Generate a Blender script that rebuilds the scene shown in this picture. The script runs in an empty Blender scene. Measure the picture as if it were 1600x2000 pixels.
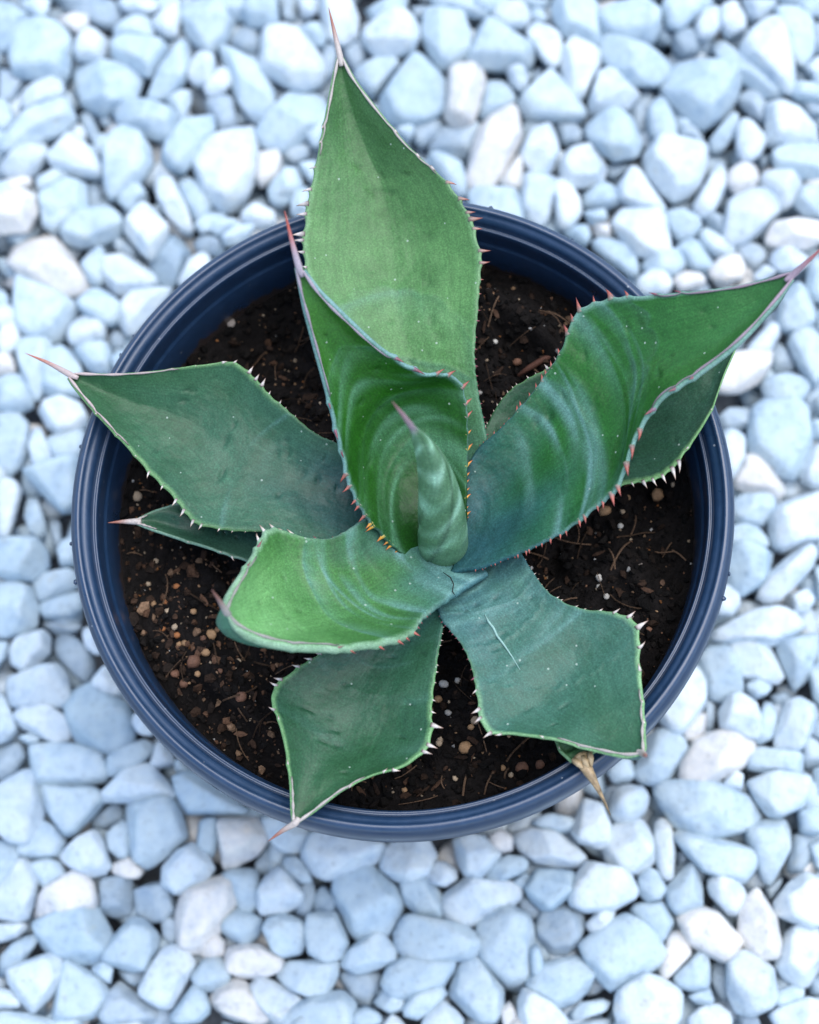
import bpy, bmesh, math, random
import numpy as np
from mathutils import Vector, Matrix

random.seed(7)
rng = np.random.default_rng(7)
S = bpy.context.scene
COL = S.collection

# ------------------------------------------------------------------ camera
RIM_Z = 0.19                       # height of the pot rim above the gravel
LENS, SENS = 60.0, 36.0
FPX = LENS / SENS * 2000.0         # focal length in photo pixels (1600 x 2000)
TILT, AZ, DIST = 0.285, -1.35, 0.660
TARGET = np.array([0.0045, -0.0058, RIM_Z])
cd = np.array([math.sin(TILT) * math.cos(AZ), math.sin(TILT) * math.sin(AZ), math.cos(TILT)])
CAM = TARGET + DIST * cd
FWD = -cd
RIGHT = np.cross(FWD, [0, 1, 0]); RIGHT /= np.linalg.norm(RIGHT)
UP = np.cross(RIGHT, FWD)
camd = bpy.data.cameras.new('camera'); cam = bpy.data.objects.new('camera', camd); COL.objects.link(cam)
cam.matrix_world = Matrix(((RIGHT[0], UP[0], -FWD[0], CAM[0]), (RIGHT[1], UP[1], -FWD[1], CAM[1]),
                           (RIGHT[2], UP[2], -FWD[2], CAM[2]), (0, 0, 0, 1)))
camd.sensor_fit = 'VERTICAL'; camd.sensor_height = SENS; camd.sensor_width = SENS * .8
camd.lens = LENS; camd.clip_start = .01; camd.clip_end = 50
camd.dof.use_dof = True; camd.dof.focus_distance = DIST - 0.004; camd.dof.aperture_fstop = 6.0
camd.dof.aperture_blades = 7
S.camera = cam

# ------------------------------------------------------------------ light
SUN_EL, SUN_AZ = math.radians(71), math.radians(32)    # azimuth counted from +X
w = bpy.data.worlds.new('World'); S.world = w; w.use_nodes = True
nt = w.node_tree; nt.nodes.clear()
sky = nt.nodes.new('ShaderNodeTexSky'); sky.sky_type = 'NISHITA'; sky.sun_disc = False
sky.sun_elevation = SUN_EL; sky.sun_rotation = math.pi / 2 - SUN_AZ
sky.air_density = 1.0; sky.dust_density = 0.6; sky.ozone_density = 0.5
bg = nt.nodes.new('ShaderNodeBackground'); bg.inputs[1].default_value = 0.115
wo = nt.nodes.new('ShaderNodeOutputWorld')
nt.links.new(sky.outputs[0], bg.inputs[0]); nt.links.new(bg.outputs[0], wo.inputs[0])
sd = bpy.data.lights.new('sun', 'SUN'); sd.energy = 1.5; sd.angle = math.radians(64); sd.color = (1, .985, .955)
so = bpy.data.objects.new('sun', sd); COL.objects.link(so)
sdir = Vector((math.cos(SUN_EL) * math.cos(SUN_AZ), math.cos(SUN_EL) * math.sin(SUN_AZ), math.sin(SUN_EL)))
so.rotation_euler = sdir.to_track_quat('Z', 'Y').to_euler()
so.location = (1, -.4, 1.5)
S.view_settings.view_transform = 'Standard'; S.view_settings.look = 'None'
S.view_settings.gamma = 1; S.view_settings.exposure = 1.34

# ------------------------------------------------------------------ survey helpers
def P(px, py, h):
    """point at height h (cm above the rim plane) seen at photo pixel px, py"""
    d = FWD + RIGHT * (px - 800) / FPX - UP * (py - 1000) / FPX
    t = (RIM_Z + h * .01 - CAM[2]) / d[2]
    return CAM + d * t
def pix(p):
    q = np.asarray(p) - CAM; z = q @ FWD
    return 800 + FPX * (q @ RIGHT) / z, 1000 - FPX * (q @ UP) / z

def mesh_np(name, V, F, mat, col=None, smooth=True, uv=None):
    me = bpy.data.meshes.new(name)
    me.from_pydata(np.asarray(V, float).tolist(), [], F if isinstance(F, list) else F.tolist())
    if smooth: me.polygons.foreach_set('use_smooth', [True] * len(me.polygons))
    if col is not None:
        a = me.color_attributes.new('col', 'FLOAT_COLOR', 'POINT')
        c = np.ones((len(V), 4)); c[:, :3] = col
        a.data.foreach_set('color', c.ravel())
    if uv is not None:
        a = me.attributes.new('luv', 'FLOAT_VECTOR', 'POINT')
        u = np.zeros((len(V), 3)); u[:, :2] = uv
        a.data.foreach_set('vector', u.ravel())
    me.materials.append(mat); me.update()
    return me
WORLD = {}
def link(name, me, parent=None, loc=(0, 0, 0)):
    o = bpy.data.objects.new(name, me); COL.objects.link(o)
    loc = np.asarray(loc, float)
    if parent is not None:
        o.parent = parent; o.location = loc - WORLD[parent.name]
    else: o.location = loc
    WORLD[o.name] = loc
    return o
def build(name, V, F, mat, col=None, parent=None, loc=None, smooth=True, uv=None):
    """link one mesh object whose vertices V are given in world space"""
    V = np.asarray(V, float)
    if loc is None: loc = V.mean(0)
    return link(name, mesh_np(name, V - np.asarray(loc), F, mat, col, smooth, uv), parent, loc)
def tag(o, label=None, cat=None, group=None, kind=None):
    if label: o['label'] = label
    if cat: o['category'] = cat
    if group: o['group'] = group
    if kind: o['kind'] = kind
    return o

class NT:
    def __init__(s, name):
        s.m = bpy.data.materials.new(name); s.m.use_nodes = True; s.t = s.m.node_tree; s.t.nodes.clear()
        s.out = s.n('ShaderNodeOutputMaterial'); s.b = s.n('ShaderNodeBsdfPrincipled')
        s.l(s.b.outputs[0], s.out.inputs[0])
    def n(s, typ, **k):
        x = s.t.nodes.new(typ)
        for a, v in k.items(): setattr(x, a, v)
        return x
    def l(s, a, b): s.t.links.new(a, b)
    def set(s, **k):
        for a, v in k.items(): s.b.inputs[a.replace('_', ' ')].default_value = v
    def pos(s): return s.n('ShaderNodeNewGeometry').outputs['Position']
    def noise(s, scale, detail=3, vec=None, rough=.5):
        x = s.n('ShaderNodeTexNoise'); x.inputs['Scale'].default_value = scale
        x.inputs['Detail'].default_value = detail; x.inputs['Roughness'].default_value = rough
        s.l(vec if vec is not None else s.pos(), x.inputs['Vector']); return x.outputs['Fac']
    def ramp(s, fac, stops):
        x = s.n('ShaderNodeValToRGB'); e = x.color_ramp.elements
        while len(e) < len(stops): e.new(.5)
        for q, (p, c) in zip(e, stops):
            q.position = p; q.color = (c, c, c, 1) if isinstance(c, (int, float)) else (*c, 1)
        s.l(fac, x.inputs[0]); return x.outputs[0]
    def mul(s, a, b, fac=1.0, mode='MULTIPLY'):
        x = s.n('ShaderNodeMix', data_type='RGBA', blend_type=mode); x.inputs['Factor'].default_value = fac
        for v, i in ((a, 6), (b, 7)):
            if isinstance(v, tuple): x.inputs[i].default_value = (*v, 1)
            else: s.l(v, x.inputs[i])
        return x.outputs[2]
    def mixf(s, fac, a, b):
        x = s.n('ShaderNodeMix', data_type='RGBA'); s.l(fac, x.inputs[0])
        for v, i in ((a, 6), (b, 7)):
            if isinstance(v, tuple): x.inputs[i].default_value = (*v, 1)
            else: s.l(v, x.inputs[i])
        return x.outputs[2]
    def attr(s, name='col', out='Color'):
        return s.n('ShaderNodeAttribute', attribute_name=name).outputs[out]
    def bump(s, h, strength, dist, chain=None):
        x = s.n('ShaderNodeBump'); x.inputs['Strength'].default_value = strength; x.inputs['Distance'].default_value = dist
        s.l(h, x.inputs['Height'])
        if chain is not None: s.l(chain, x.inputs['Normal'])
        return x.outputs[0]

# ------------------------------------------------------------------ materials
def mat_stone():
    m = NT('marble_gravel')
    big = m.ramp(m.noise(105, 5, rough=.62), [(.28, (.74, .80, .88)), (.45, (.95, .97, .99)), (.6, (1.06, 1.05, 1.03)), (.8, (1.12, 1.09, 1.05))])
    vein = m.ramp(m.noise(260, 5, rough=.65), [(.32, .78), (.44, .98), (.7, 1.05)])
    iron = m.ramp(m.noise(33, 5, rough=.7), [(.60, (1, 1, 1)), (.72, (1.06, .95, .82))])
    c = m.mul(m.mul(m.mul(m.attr(), big), vein), iron)
    m.l(c, m.b.inputs['Base Color']); m.set(Roughness=.5, Specular_IOR_Level=.4)
    n1 = m.bump(m.noise(330, 6, rough=.65), .5, .0016)
    m.l(m.bump(m.noise(1700, 2), .18, .0004, n1), m.b.inputs['Normal'])
    return m.m
def mat_plain(name, rough=.5, spec=.5, grain=900, gs=.25, bump=.2, dist=.0004):
    m = NT(name)
    g = m.ramp(m.noise(grain, 3), [(.25, 1 - gs), (.75, 1 + gs)])
    m.l(m.mul(m.attr(), g), m.b.inputs['Base Color']); m.set(Roughness=rough, Specular_IOR_Level=spec)
    m.l(m.bump(m.noise(grain, 3), bump, dist), m.b.inputs['Normal'])
    return m.m
def mat_leaf():
    m = NT('agave_skin')
    uv = m.attr('luv', 'Vector')
    mp = m.n('ShaderNodeMapping'); mp.inputs['Scale'].default_value = (46, 5, 1); m.l(uv, mp.inputs['Vector'])
    streak = m.ramp(m.noise(1.0, 3, mp.outputs[0]), [(.25, .86), (.75, 1.12)])
    mott = m.ramp(m.noise(75, 4, rough=.6), [(.22, (.66, .76, .64)), (.5, (1, 1, 1)), (.78, (1.30, 1.20, 1.24))])
    fine = m.ramp(m.noise(1500, 2, rough=.7), [(.3, .76), (.5, .99), (.72, 1.42)])
    c = m.mul(m.mul(m.mul(m.attr(), streak), mott), fine)
    # dried water specks and tiny wax dots
    v = m.n('ShaderNodeTexVoronoi'); v.inputs['Scale'].default_value = 190; m.l(m.pos(), v.inputs['Vector'])
    sp = m.n('ShaderNodeMath', operation='LESS_THAN'); m.l(v.outputs['Distance'], sp.inputs[0]); sp.inputs[1].default_value = .085
    pick = m.n('ShaderNodeMath', operation='GREATER_THAN'); sc = m.n('ShaderNodeSeparateColor'); m.l(v.outputs['Color'], sc.inputs[0])
    m.l(sc.outputs[0], pick.inputs[0]); pick.inputs[1].default_value = .62
    an = m.n('ShaderNodeMath', operation='MULTIPLY'); m.l(sp.outputs[0], an.inputs[0]); m.l(pick.outputs[0], an.inputs[1])
    an2 = m.n('ShaderNodeMath', operation='MULTIPLY'); m.l(an.outputs[0], an2.inputs[0]); an2.inputs[1].default_value = .55
    c = m.mixf(an2.outputs[0], c, (.42, .5, .42))
    m.l(c, m.b.inputs['Base Color'])
    m.l(m.ramp(m.noise(160, 4), [(.3, .36), (.7, .50)]), m.b.inputs['Roughness'])
    m.set(Specular_IOR_Level=.28)
    n1 = m.bump(m.noise(1.0, 3, mp.outputs[0]), .10, .0006)
    n2 = m.bump(m.noise(95, 3), .45, .0030, n1)
    m.l(m.bump(m.noise(1500, 2), .05, .0003, n2), m.b.inputs['Normal'])
    return m.m
def mat_pot():
    m = NT('pot_plastic')
    g = m.ramp(m.noise(240, 5, rough=.7), [(.3, (.011, .031, .072)), (.62, (.015, .040, .090)), (.74, (.025, .054, .108))])
    v = m.n('ShaderNodeTexVoronoi'); v.inputs['Scale'].default_value = 150; m.l(m.pos(), v.inputs['Vector'])
    sp = m.n('ShaderNodeMath', operation='LESS_THAN'); m.l(v.outputs['Distance'], sp.inputs[0]); sp.inputs[1].default_value = .07
    pk = m.n('ShaderNodeMath', operation='MULTIPLY'); sc = m.n('ShaderNodeSeparateColor'); m.l(v.outputs['Color'], sc.inputs[0])
    gt = m.n('ShaderNodeMath', operation='GREATER_THAN'); m.l(sc.outputs[1], gt.inputs[0]); gt.inputs[1].default_value = .6
    m.l(sp.outputs[0], pk.inputs[0]); m.l(gt.outputs[0], pk.inputs[1])
    sx = m.n('ShaderNodeSeparateXYZ'); m.l(m.pos(), sx.inputs[0])
    low = m.n('ShaderNodeMapRange'); m.l(sx.outputs[2], low.inputs[0])
    low.inputs[1].default_value = .166; low.inputs[2].default_value = .152; low.inputs[3].default_value = -.35; low.inputs[4].default_value = .25
    ad = m.n('ShaderNodeMath', operation='ADD'); m.l(low.outputs[0], ad.inputs[0]); m.l(m.noise(130, 6, rough=.7), ad.inputs[1])
    dirt = m.ramp(ad.outputs[0], [(.56, 0), (.62, .9)])
    g = m.mixf(dirt, g, (.050, .032, .022))
    m.l(m.mixf(pk.outputs[0], g, (.22, .24, .27)), m.b.inputs['Base Color'])
    m.l(m.ramp(m.noise(60, 4), [(.3, .27), (.7, .44)]), m.b.inputs['Roughness'])
    m.set(Specular_IOR_Level=.85)
    m.l(m.bump(m.noise(700, 3), .10, .0003), m.b.inputs['Normal'])
    return m.m
M_STONE = mat_stone()
M_LEAF = mat_leaf()
M_POT = mat_pot()
M_THORN = mat_plain('horn', .42, .5, 1400, .18, .15)
M_SOIL = mat_plain('peat', .9, .15, 1100, .45, .5, .0008)
M_GRIT = mat_plain('pumice', .75, .3, 1300, .25, .4, .0006)
M_GROUND = mat_plain('ground_dust', .9, .1, 400, .3, .4, .001)

STONES = """
@0 0 2.5
b 0,3 12,6 24,13 14,28 10,35 0,40 -8,20
b 16,0 38,0 37,9 33,13 26,11 18,6
b 13,22 30,18 45,20 54,29 56,40 53,57 46,62 30,62 14,58 9,42
d 44,0 86,1 98,13 88,22 78,21 68,11 50,8
c 44,15 56,11 68,13 69,20 61,26 52,21
w 60,30 66,24 74,23 82,31 82,42 76,47 62,47 58,40
w 92,0 124,0 122,8 112,11 98,9
w 120,17 132,7 140,3 140,18 138,28 130,29 121,22
b 90,26 98,16 108,13 116,15 119,28 104,31 92,32
b 90,34 100,31 118,34 126,33 130,39 122,50 116,60 108,56 100,50 90,46
b 58,50 88,50 108,55 110,60 104,78 90,79 82,88 66,82 60,66
b 118,70 128,52 140,36 146,35 148,50 143,66 128,77 114,78
b 143,0 165,0 178,8 182,18 175,32 163,41 155,36 146,26 142,12
w 150,50 158,41 166,43 168,54 164,66 152,66 147,60
w 160,70 168,58 172,53 179,57 181,65 174,73 163,76
d 0,56 10,57 20,64 14,74 9,80 0,79
w 13,82 20,70 30,67 42,62 48,65 49,75 40,79 22,85
b 0,78 6,80 12,93 6,101 0,103 -6,90
b 2,110 20,92 36,82 50,78 54,88 58,94 48,103 30,106 12,116 4,118
w 0,130 12,118 26,111 36,110 38,117 30,126 24,137 8,138 0,136
w 38,122 48,110 54,104 60,108 72,118 78,128 78,137 68,138 56,136 42,130
d 52,74 58,73 62,82 60,86 56,82
d 62,92 72,90 76,100 79,114 74,114 68,104
d 72,82 84,88 90,98 80,98
b 90,86 98,79 118,80 132,85 138,92 132,108 122,109 108,104 94,97
b 130,78 142,71 149,72 149,80 144,94 140,92 134,84
b 82,122 90,106 98,102 108,106 116,116 118,128 110,140 96,148 87,154 82,142
b 130,112 140,98 152,93 165,92 166,104 158,112 152,124 145,133 134,130 128,122
d 70,146 76,144 80,152 78,164 72,166 68,158
c 0,142 14,140 22,138 25,144 14,152 0,156
@0 0 1
b 70,350 110,332 142,345 125,360 80,378
b 80,390 135,355 168,365 168,410 150,430 108,455 85,425
c -6,395 50,375 68,385 72,415 52,450 -6,455
w 282,340 310,328 335,350 360,400 377,450 368,472 345,450 310,390
b 338,332 372,345 415,395 405,425 385,440 358,390
b 232,395 270,362 288,385 255,415
w 380,320 395,295 440,265 490,252 500,280 500,340 480,375 440,405 405,385
b 745,195 770,160 800,120 820,112 850,140 867,165 865,215 840,232 800,245 760,235 750,215
b 775,250 800,245 810,255 800,275 785,265
b 918,375 945,366 1005,372 1016,400 1018,440 960,440 920,400
w 1020,350 1050,345 1080,350 1087,380 1070,425 1058,440 1030,425 1018,400
w 1152,200 1170,150 1190,138 1220,155 1245,185 1225,210 1190,222 1155,220
@400 0 2.5
b 6,0 34,0 32,10 26,15 14,12 6,6
b 28,12 36,0 55,0 57,14 56,20 36,20
d 59,0 72,0 73,18 62,18
w 74,0 90,0 88,10 82,14 76,12
w 92,0 114,0 119,14 118,28 108,34 97,30 92,14
d 20,32 26,25 34,23 44,28 46,36 40,44 28,42 20,38
w 45,50 48,40 46,28 52,23 64,21 70,26 77,27 84,38 92,48 94,54 88,64 74,69 60,65 48,57
b 72,24 82,18 90,18 95,28 92,36 86,36 79,28
b 12,38 22,40 34,46 46,56 53,72 52,88 42,98 34,92 26,78 22,62 14,46
d 90,38 100,32 103,44 100,56 96,66 94,52
d 108,34 120,31 128,38 126,48 118,55 110,46
b 124,4 152,0 158,2 157,10 140,14 126,12
w 124,26 134,16 152,13 164,18 166,28 160,40 146,43 132,42 126,34
b 116,56 136,46 150,47 152,52 140,64 132,74 126,70
d 0,80 16,75 22,78 25,98 12,104 4,92
b 56,86 66,74 80,70 92,76 96,86 92,98 80,102 72,112 60,119 48,114 40,104 50,98
b 80,96 92,86 97,92 92,104 88,116 82,112 78,104
d 62,118 74,110 82,114 80,122 70,127 62,124
c 42,122 56,119 60,126 56,138 44,146 41,136
b 74,128 87,126 86,138 83,142 76,134
b 50,148 60,136 70,131 74,140 72,154 60,160 52,158
b 70,154 80,148 83,154 80,170 68,168
@800 0 2.5
b 12,2 30,-4 64,-2 62,8 56,15 44,12 28,9
d 2,6 10,5 16,9 9,15 4,15
b 12,14 22,10 36,14 42,12 46,24 46,44 36,50 24,54 18,46 11,32
b 50,40 56,22 64,16 72,20 84,28 95,36 96,44 92,52 70,54 47,52 46,46
w 64,10 72,1 84,2 94,10 94,18 88,22 76,22 68,18
b 90,0 110,0 106,6 98,8
b 112,4 122,0 140,0 146,4 148,34 142,36 130,30 120,28 114,16
w 92,24 100,18 108,22 118,30 118,44 112,54 104,46 96,34
b 96,8 104,8 108,14 104,18 96,16
w 120,38 128,31 138,36 148,42 148,50 140,60 136,74 126,74 121,58 118,48
c 32,56 36,54 42,56 56,56 58,66 54,84 48,96 34,97 28,90 30,70
w 76,56 86,53 92,58 92,68 86,71 80,66
b 62,64 72,64 80,72 83,80 72,86 60,94 54,90 58,74
b 88,80 98,70 110,58 117,60 122,72 134,82 136,90 130,94 94,93 88,86
d 98,54 104,54 102,64 96,66
d 4,102 20,92 27,96 20,106 10,115 4,110
d 18,110 28,100 40,98 54,98 50,114 44,124 30,122 16,116
c 48,124 54,104 64,92 76,86 84,88 87,108 82,118 74,134 64,146 50,150 44,138
w 88,118 96,102 110,97 114,108 116,118 110,132 102,138 94,132 88,124
c 78,132 86,120 88,132 86,146 76,146 70,142
d 114,98 130,98 138,106 134,112 120,112
b 16,120 28,122 40,128 43,140 44,158 36,150 26,134 16,126
w 118,128 124,118 138,115 148,122 153,132 150,142 134,146 124,146 119,138
@800 0 .5
b 695,500 750,450 820,440 870,470 900,560 880,610 800,625 750,590 705,545
b 740,50 790,25 930,10 970,40 975,110 940,160 850,165 760,150 735,100
b 748,160 800,145 860,160 940,190 1015,250 1005,290 950,330 880,330 800,290 755,220
d 565,500 600,495 680,520 690,555 640,570 590,560 575,530
d 770,645 850,640 860,670 800,700 775,690
b 680,770 740,720 800,740 825,800 760,820 690,815
w 560,700 580,680 610,720 660,770 670,830 620,890 580,880 570,800
w 815,740 870,655 900,670 940,740 995,810 960,830 890,820 825,780
w 920,620 960,555 1030,540 1090,550 1150,570 1155,640 1130,720 1080,760 1030,780 990,750 930,690
b 930,450 960,385 990,380 1030,450 1045,530 980,545 940,530
d 870,420 920,405 940,440 935,520 890,510
b 990,340 1040,260 1130,250 1200,265 1270,270 1290,320 1260,400 1200,460 1150,490 1090,460 1010,390
d 1025,150 1060,120 1110,120 1140,160 1130,210 1060,225 1030,190
b 990,20 1010,0 1190,0 1120,50 1060,115 1010,105
w 1115,100 1150,40 1210,20 1215,100 1180,150 1130,150
w 1220,30 1280,15 1310,70 1310,120 1240,145 1215,110
w 1300,0 1440,0 1400,60 1370,85 1330,70
b 1480,0 1600,0 1620,65 1560,60 1500,25
w 1300,190 1340,120 1400,90 1450,110 1490,200 1500,280 1490,360 1450,350 1380,260 1310,220
b 1190,160 1220,150 1280,220 1370,280 1450,350 1430,375 1370,370 1300,310 1220,250 1190,200
b 1430,40 1470,40 1500,80 1560,60 1580,100 1575,200 1550,250 1510,240 1490,170 1450,110
w 1545,270 1600,220 1640,320 1580,310
b 1480,350 1520,320 1600,330 1620,390 1510,380
d 1280,390 1310,360 1370,370 1400,420 1390,490 1340,460
w 1400,410 1460,395 1520,420 1580,490 1590,550 1500,570 1400,560
d 1520,390 1600,390 1620,450 1560,450
b 1155,570 1200,520 1270,430 1285,460 1270,530 1220,590 1170,600
w 1275,520 1300,470 1340,490 1390,550 1370,600 1310,640 1280,600
d 1050,530 1070,480 1110,480 1145,540 1150,560 1090,550
b 1420,610 1460,575 1560,570 1610,590 1620,690 1560,700 1440,670
w 1110,800 1180,680 1230,610 1245,625 1230,740 1190,820 1150,840 1120,830
c 1240,720 1250,670 1290,640 1350,655 1360,700 1330,740 1270,755
w 1370,710 1400,670 1490,670 1530,720 1500,790 1460,820 1420,790
d 1360,620 1400,600 1410,630 1380,660
w 1230,900 1250,800 1290,760 1370,745 1430,780 1440,830 1380,900 1300,950 1240,960
b 1500,800 1530,740 1600,740 1630,860 1540,850
c 1385,930 1440,870 1510,855 1590,870 1620,940 1540,970 1430,960
w 1410,1020 1430,985 1500,970 1560,990 1560,1030 1500,1070 1440,1060
d 1275,970 1330,945 1390,970 1395,1020 1350,1065 1290,1020
b 1130,920 1160,890 1220,930 1270,975 1250,1005 1190,1000 1140,960
b 1000,830 1060,815 1120,850 1135,890 1100,930 1050,940 1010,890
d 1130,840 1190,830 1230,850 1220,930 1170,890
w 790,880 830,830 990,840 1005,900 1015,980 940,1005 880,990 830,930
b 1035,980 1090,935 1140,960 1190,1040 1180,1060 1100,1055
c 1170,1060 1200,1020 1280,995 1305,1040 1295,1090 1230,1105 1180,1085
b 890,1040 960,990 1050,985 1075,1040 1040,1080 950,1075
w 890,1100 950,1050 1000,1060 1030,1110 1000,1150 900,1150
c 1030,1090 1080,1065 1140,1075 1150,1110 1060,1135
b 705,960 760,930 840,950 885,1010 890,1080 860,1080 780,1010
b 600,910 650,880 690,880 705,920 690,960 640,930
w 1340,1080 1390,1035 1430,1060 1410,1080 1370,1100
b 680,830 760,820 770,860 710,880
c 720,880 780,880 780,930 730,920
@1200 400 2.5
b 128,92 130,74 140,62 150,68 158,88 158,94 146,100 132,98
w 104,112 118,104 124,90 130,100 122,114 108,116
c 82,144 86,124 92,116 110,114 122,116 120,128 112,138 98,146 88,147
d 118,112 128,108 140,120 142,128 134,132 126,130 122,122
b 136,108 144,98 160,96 164,130 156,142 148,132 140,118
b 116,140 124,134 136,132 148,136 152,144 146,152 128,156 118,150
b 152,50 158,42 170,42 172,78 156,74 150,64
@0 400 2.5
b 34,6 42,0 60,0 56,14 42,22 34,16
b 52,20 60,10 70,3 82,2 92,8 96,16 92,24 76,31 64,32 52,28
w 100,12 108,3 116,1 122,8 130,16 130,22 124,32 118,42 112,38 104,28 98,20
c 6,44 6,34 14,25 28,24 42,26 50,34 54,44 60,50 68,58 68,66 58,71 50,66 46,64 30,64 18,56
d 88,28 96,26 102,32 108,42 100,40 90,35
b 64,46 72,38 80,34 82,40 80,50 81,60 76,64 70,60 66,52
w 80,46 88,40 96,39 108,46 118,54 122,60 116,67 104,70 92,70 84,62
d 118,50 126,34 134,25 142,30 148,38 142,52 136,62 128,65 120,58
w 136,66 148,44 160,36 164,40 162,52 146,62
b 12,78 14,56 22,58 32,64 44,68 56,76 60,80 54,92 44,104 30,106 20,102 13,92
b 60,76 70,68 80,67 88,72 94,78 92,90 84,94 76,86 66,84
w 54,104 56,94 66,86 76,86 82,96 80,104 70,106 60,110 56,108
w 94,80 104,70 124,68 134,67 126,76 116,88 104,102 98,98 94,90
d 86,106 92,97 100,104 96,112 88,112
b -4,60 2,62 7,74 6,86 0,96
w 0,106 4,94 10,91 14,98 16,106 10,114 0,118
c -3,120 8,117 11,124 12,130 -3,133
b 13,112 20,106 36,106 40,112 34,126 34,140 30,150 26,150 20,138 16,126
b 40,116 46,112 54,114 60,122 64,132 62,148 44,150 34,146 38,130
b 58,114 70,110 84,108 86,118 84,130 72,130 64,122
b 88,118 96,114 100,118 92,128 88,126
b -3,136 12,134 18,144 14,150 -3,150
@0 0 .5
w 950,830 1000,795 1060,820 1075,870 990,885 945,860
b 870,930 930,880 1000,885 960,935 890,960
b 820,900 870,850 930,860 930,880 860,920
b 1050,740 1110,660 1160,660 1180,730 1140,770 1070,780
b 1140,790 1180,740 1215,760 1200,830 1150,830
d 760,950 790,920 840,930 880,970 850,1000 780,990
b 760,880 830,830 890,840 830,900 790,910
@0 600 .5
b -4,290 80,270 125,350 130,390 60,415 -4,400
w 160,410 180,370 250,355 310,380 335,430 300,480 240,500 190,470
b -4,430 60,410 110,460 110,540 80,620 40,655 -4,630
w 115,540 130,470 160,480 200,570 205,620 130,610
b 190,540 220,510 320,480 330,540 310,600 240,615
b 100,640 160,620 230,630 310,600 300,760 240,800 220,780 150,710
w -4,680 60,680 85,720 50,800 40,890 -4,910
b 85,710 130,710 160,790 195,900 190,970 150,940 90,800
d 180,810 210,800 235,850 240,920 220,960
b -4,920 60,900 140,905 180,960 185,1010 130,1060 50,1060 -4,1040
b 225,950 250,910 295,900 290,1000 240,1010
b 125,1060 170,1040 230,1030 295,1035 300,1090 220,1130 160,1145
b -4,1090 60,1075 120,1100 145,1170 140,1240 100,1270 20,1290 -4,1270
b 155,1170 210,1140 310,1110 320,1180 280,1210 180,1215
@1200 800 2.5
d 80,8 90,0 106,0 104,14 92,17 84,15
w 86,18 96,17 102,26 101,44 96,54 90,56 84,36
b 108,2 120,-6 140,-6 150,4 153,30 144,44 140,53 126,51 116,44 106,33 107,16
b 154,10 164,8 166,24 155,22
c 102,42 104,36 112,36 122,46 128,56 132,64 126,69 112,66 98,62 94,58 102,52
w 146,46 154,32 164,26 174,44 168,62 154,60 146,54
d 126,50 144,54 146,62 132,68 128,58
b 93,72 100,66 114,64 124,72 124,82 114,91 100,90 92,84
w 122,82 128,75 146,68 160,64 170,68 170,96 150,104 134,110 124,106
b 88,94 98,90 112,93 118,100 120,107 104,110 88,108
b 86,116 96,107 112,107 122,114 120,126 112,138 100,145 92,140 86,128
w 112,146 120,130 140,112 150,106 156,114 154,124 140,134 130,148 118,150
w 82,140 88,136 96,144 98,152 92,160 80,160 76,156
w 138,146 150,140 156,150 150,158 142,158
d 152,104 164,100 168,118 158,116
b 156,124 166,122 168,150 160,146
@1200 1200 2.5
w 78,14 92,6 110,-2 130,-4 140,0 146,10 134,18 122,24 96,22 80,20
b 64,36 76,26 86,24 92,40 100,56 98,64 84,68 74,64 70,50
w 90,24 104,22 120,25 128,40 131,48 126,54 112,50 98,48 92,36
b 104,54 112,51 124,56 118,63 110,66 104,60
b 128,22 142,18 158,16 158,26 150,36 150,50 140,58 134,44 128,30
b 152,44 164,36 174,60 164,72 156,66
w 40,60 52,46 62,40 70,52 70,70 62,82 54,92 44,92 36,80
c 54,92 64,80 72,78 70,92 64,98 56,98
d 70,66 78,70 78,90 72,92
w 83,76 88,66 100,63 110,70 114,82 112,96 106,96 104,90 84,88
b 112,84 118,68 124,72 127,84 124,96 114,101 108,98
d 122,64 132,60 140,64 134,72 126,72
w 130,90 134,70 144,66 156,72 158,80 150,100 144,106 126,103 126,98
c 54,116 64,98 80,92 98,90 106,94 109,104 98,120 84,126 72,133 60,134 53,128
b 20,118 26,98 36,91 50,94 56,104 54,112 42,128 34,132 22,130 16,124
b 0,114 12,113 16,124 12,130 0,132 -6,122
b 106,110 112,104 134,106 146,109 145,124 130,126 106,120
w 86,130 94,122 100,126 99,137 92,136 86,134
b 106,132 118,126 130,124 152,128 153,138 146,150 128,158 120,156 110,142
b 32,134 44,131 60,134 82,133 102,142 112,156 110,166 90,172 70,174 50,166 38,150
w 0,138 10,134 22,136 26,142 24,154 16,160 6,164 -4,156
d 148,90 160,100 168,116 150,120 146,112
b 156,122 168,118 170,136 158,144
@0 1200 2.5
d 32,8 44,5 58,5 63,10 58,14 44,15
w 8,28 14,18 32,13 38,18 38,30 26,42 18,44 10,38
b -3,22 6,22 4,34 -3,42
d 42,26 48,18 56,18 68,26 73,36 72,46 66,54 58,44 48,36
w 64,14 70,10 80,28 76,32 68,26
w 72,52 80,42 84,40 96,62 84,63 76,60
w 8,50 20,46 34,40 44,40 50,48 54,66 48,71 12,71 7,60
w 12,80 18,73 36,72 50,80 56,90 52,98 42,100 28,94 18,88
b 52,72 60,62 72,56 90,66 98,72 103,86 102,104 94,109 74,106 62,100 56,86
b -3,58 6,68 10,80 14,90 8,97 -3,101
b 14,96 24,93 32,98 22,101
d -3,106 12,100 18,104 20,112 10,126 4,130 -3,126
b 24,104 40,101 62,103 78,108 83,120 82,130 62,133 44,134 30,134 26,118
b 84,112 100,108 112,97 120,104 112,115 96,124 84,128
w 120,110 124,98 134,110 136,116 126,120 119,120
w 104,80 110,76 120,92 118,96 108,92 104,86
b 136,116 140,112 150,124 138,124
w 80,140 92,128 104,116 116,118 128,130 136,142 124,144 104,146 82,146
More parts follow.
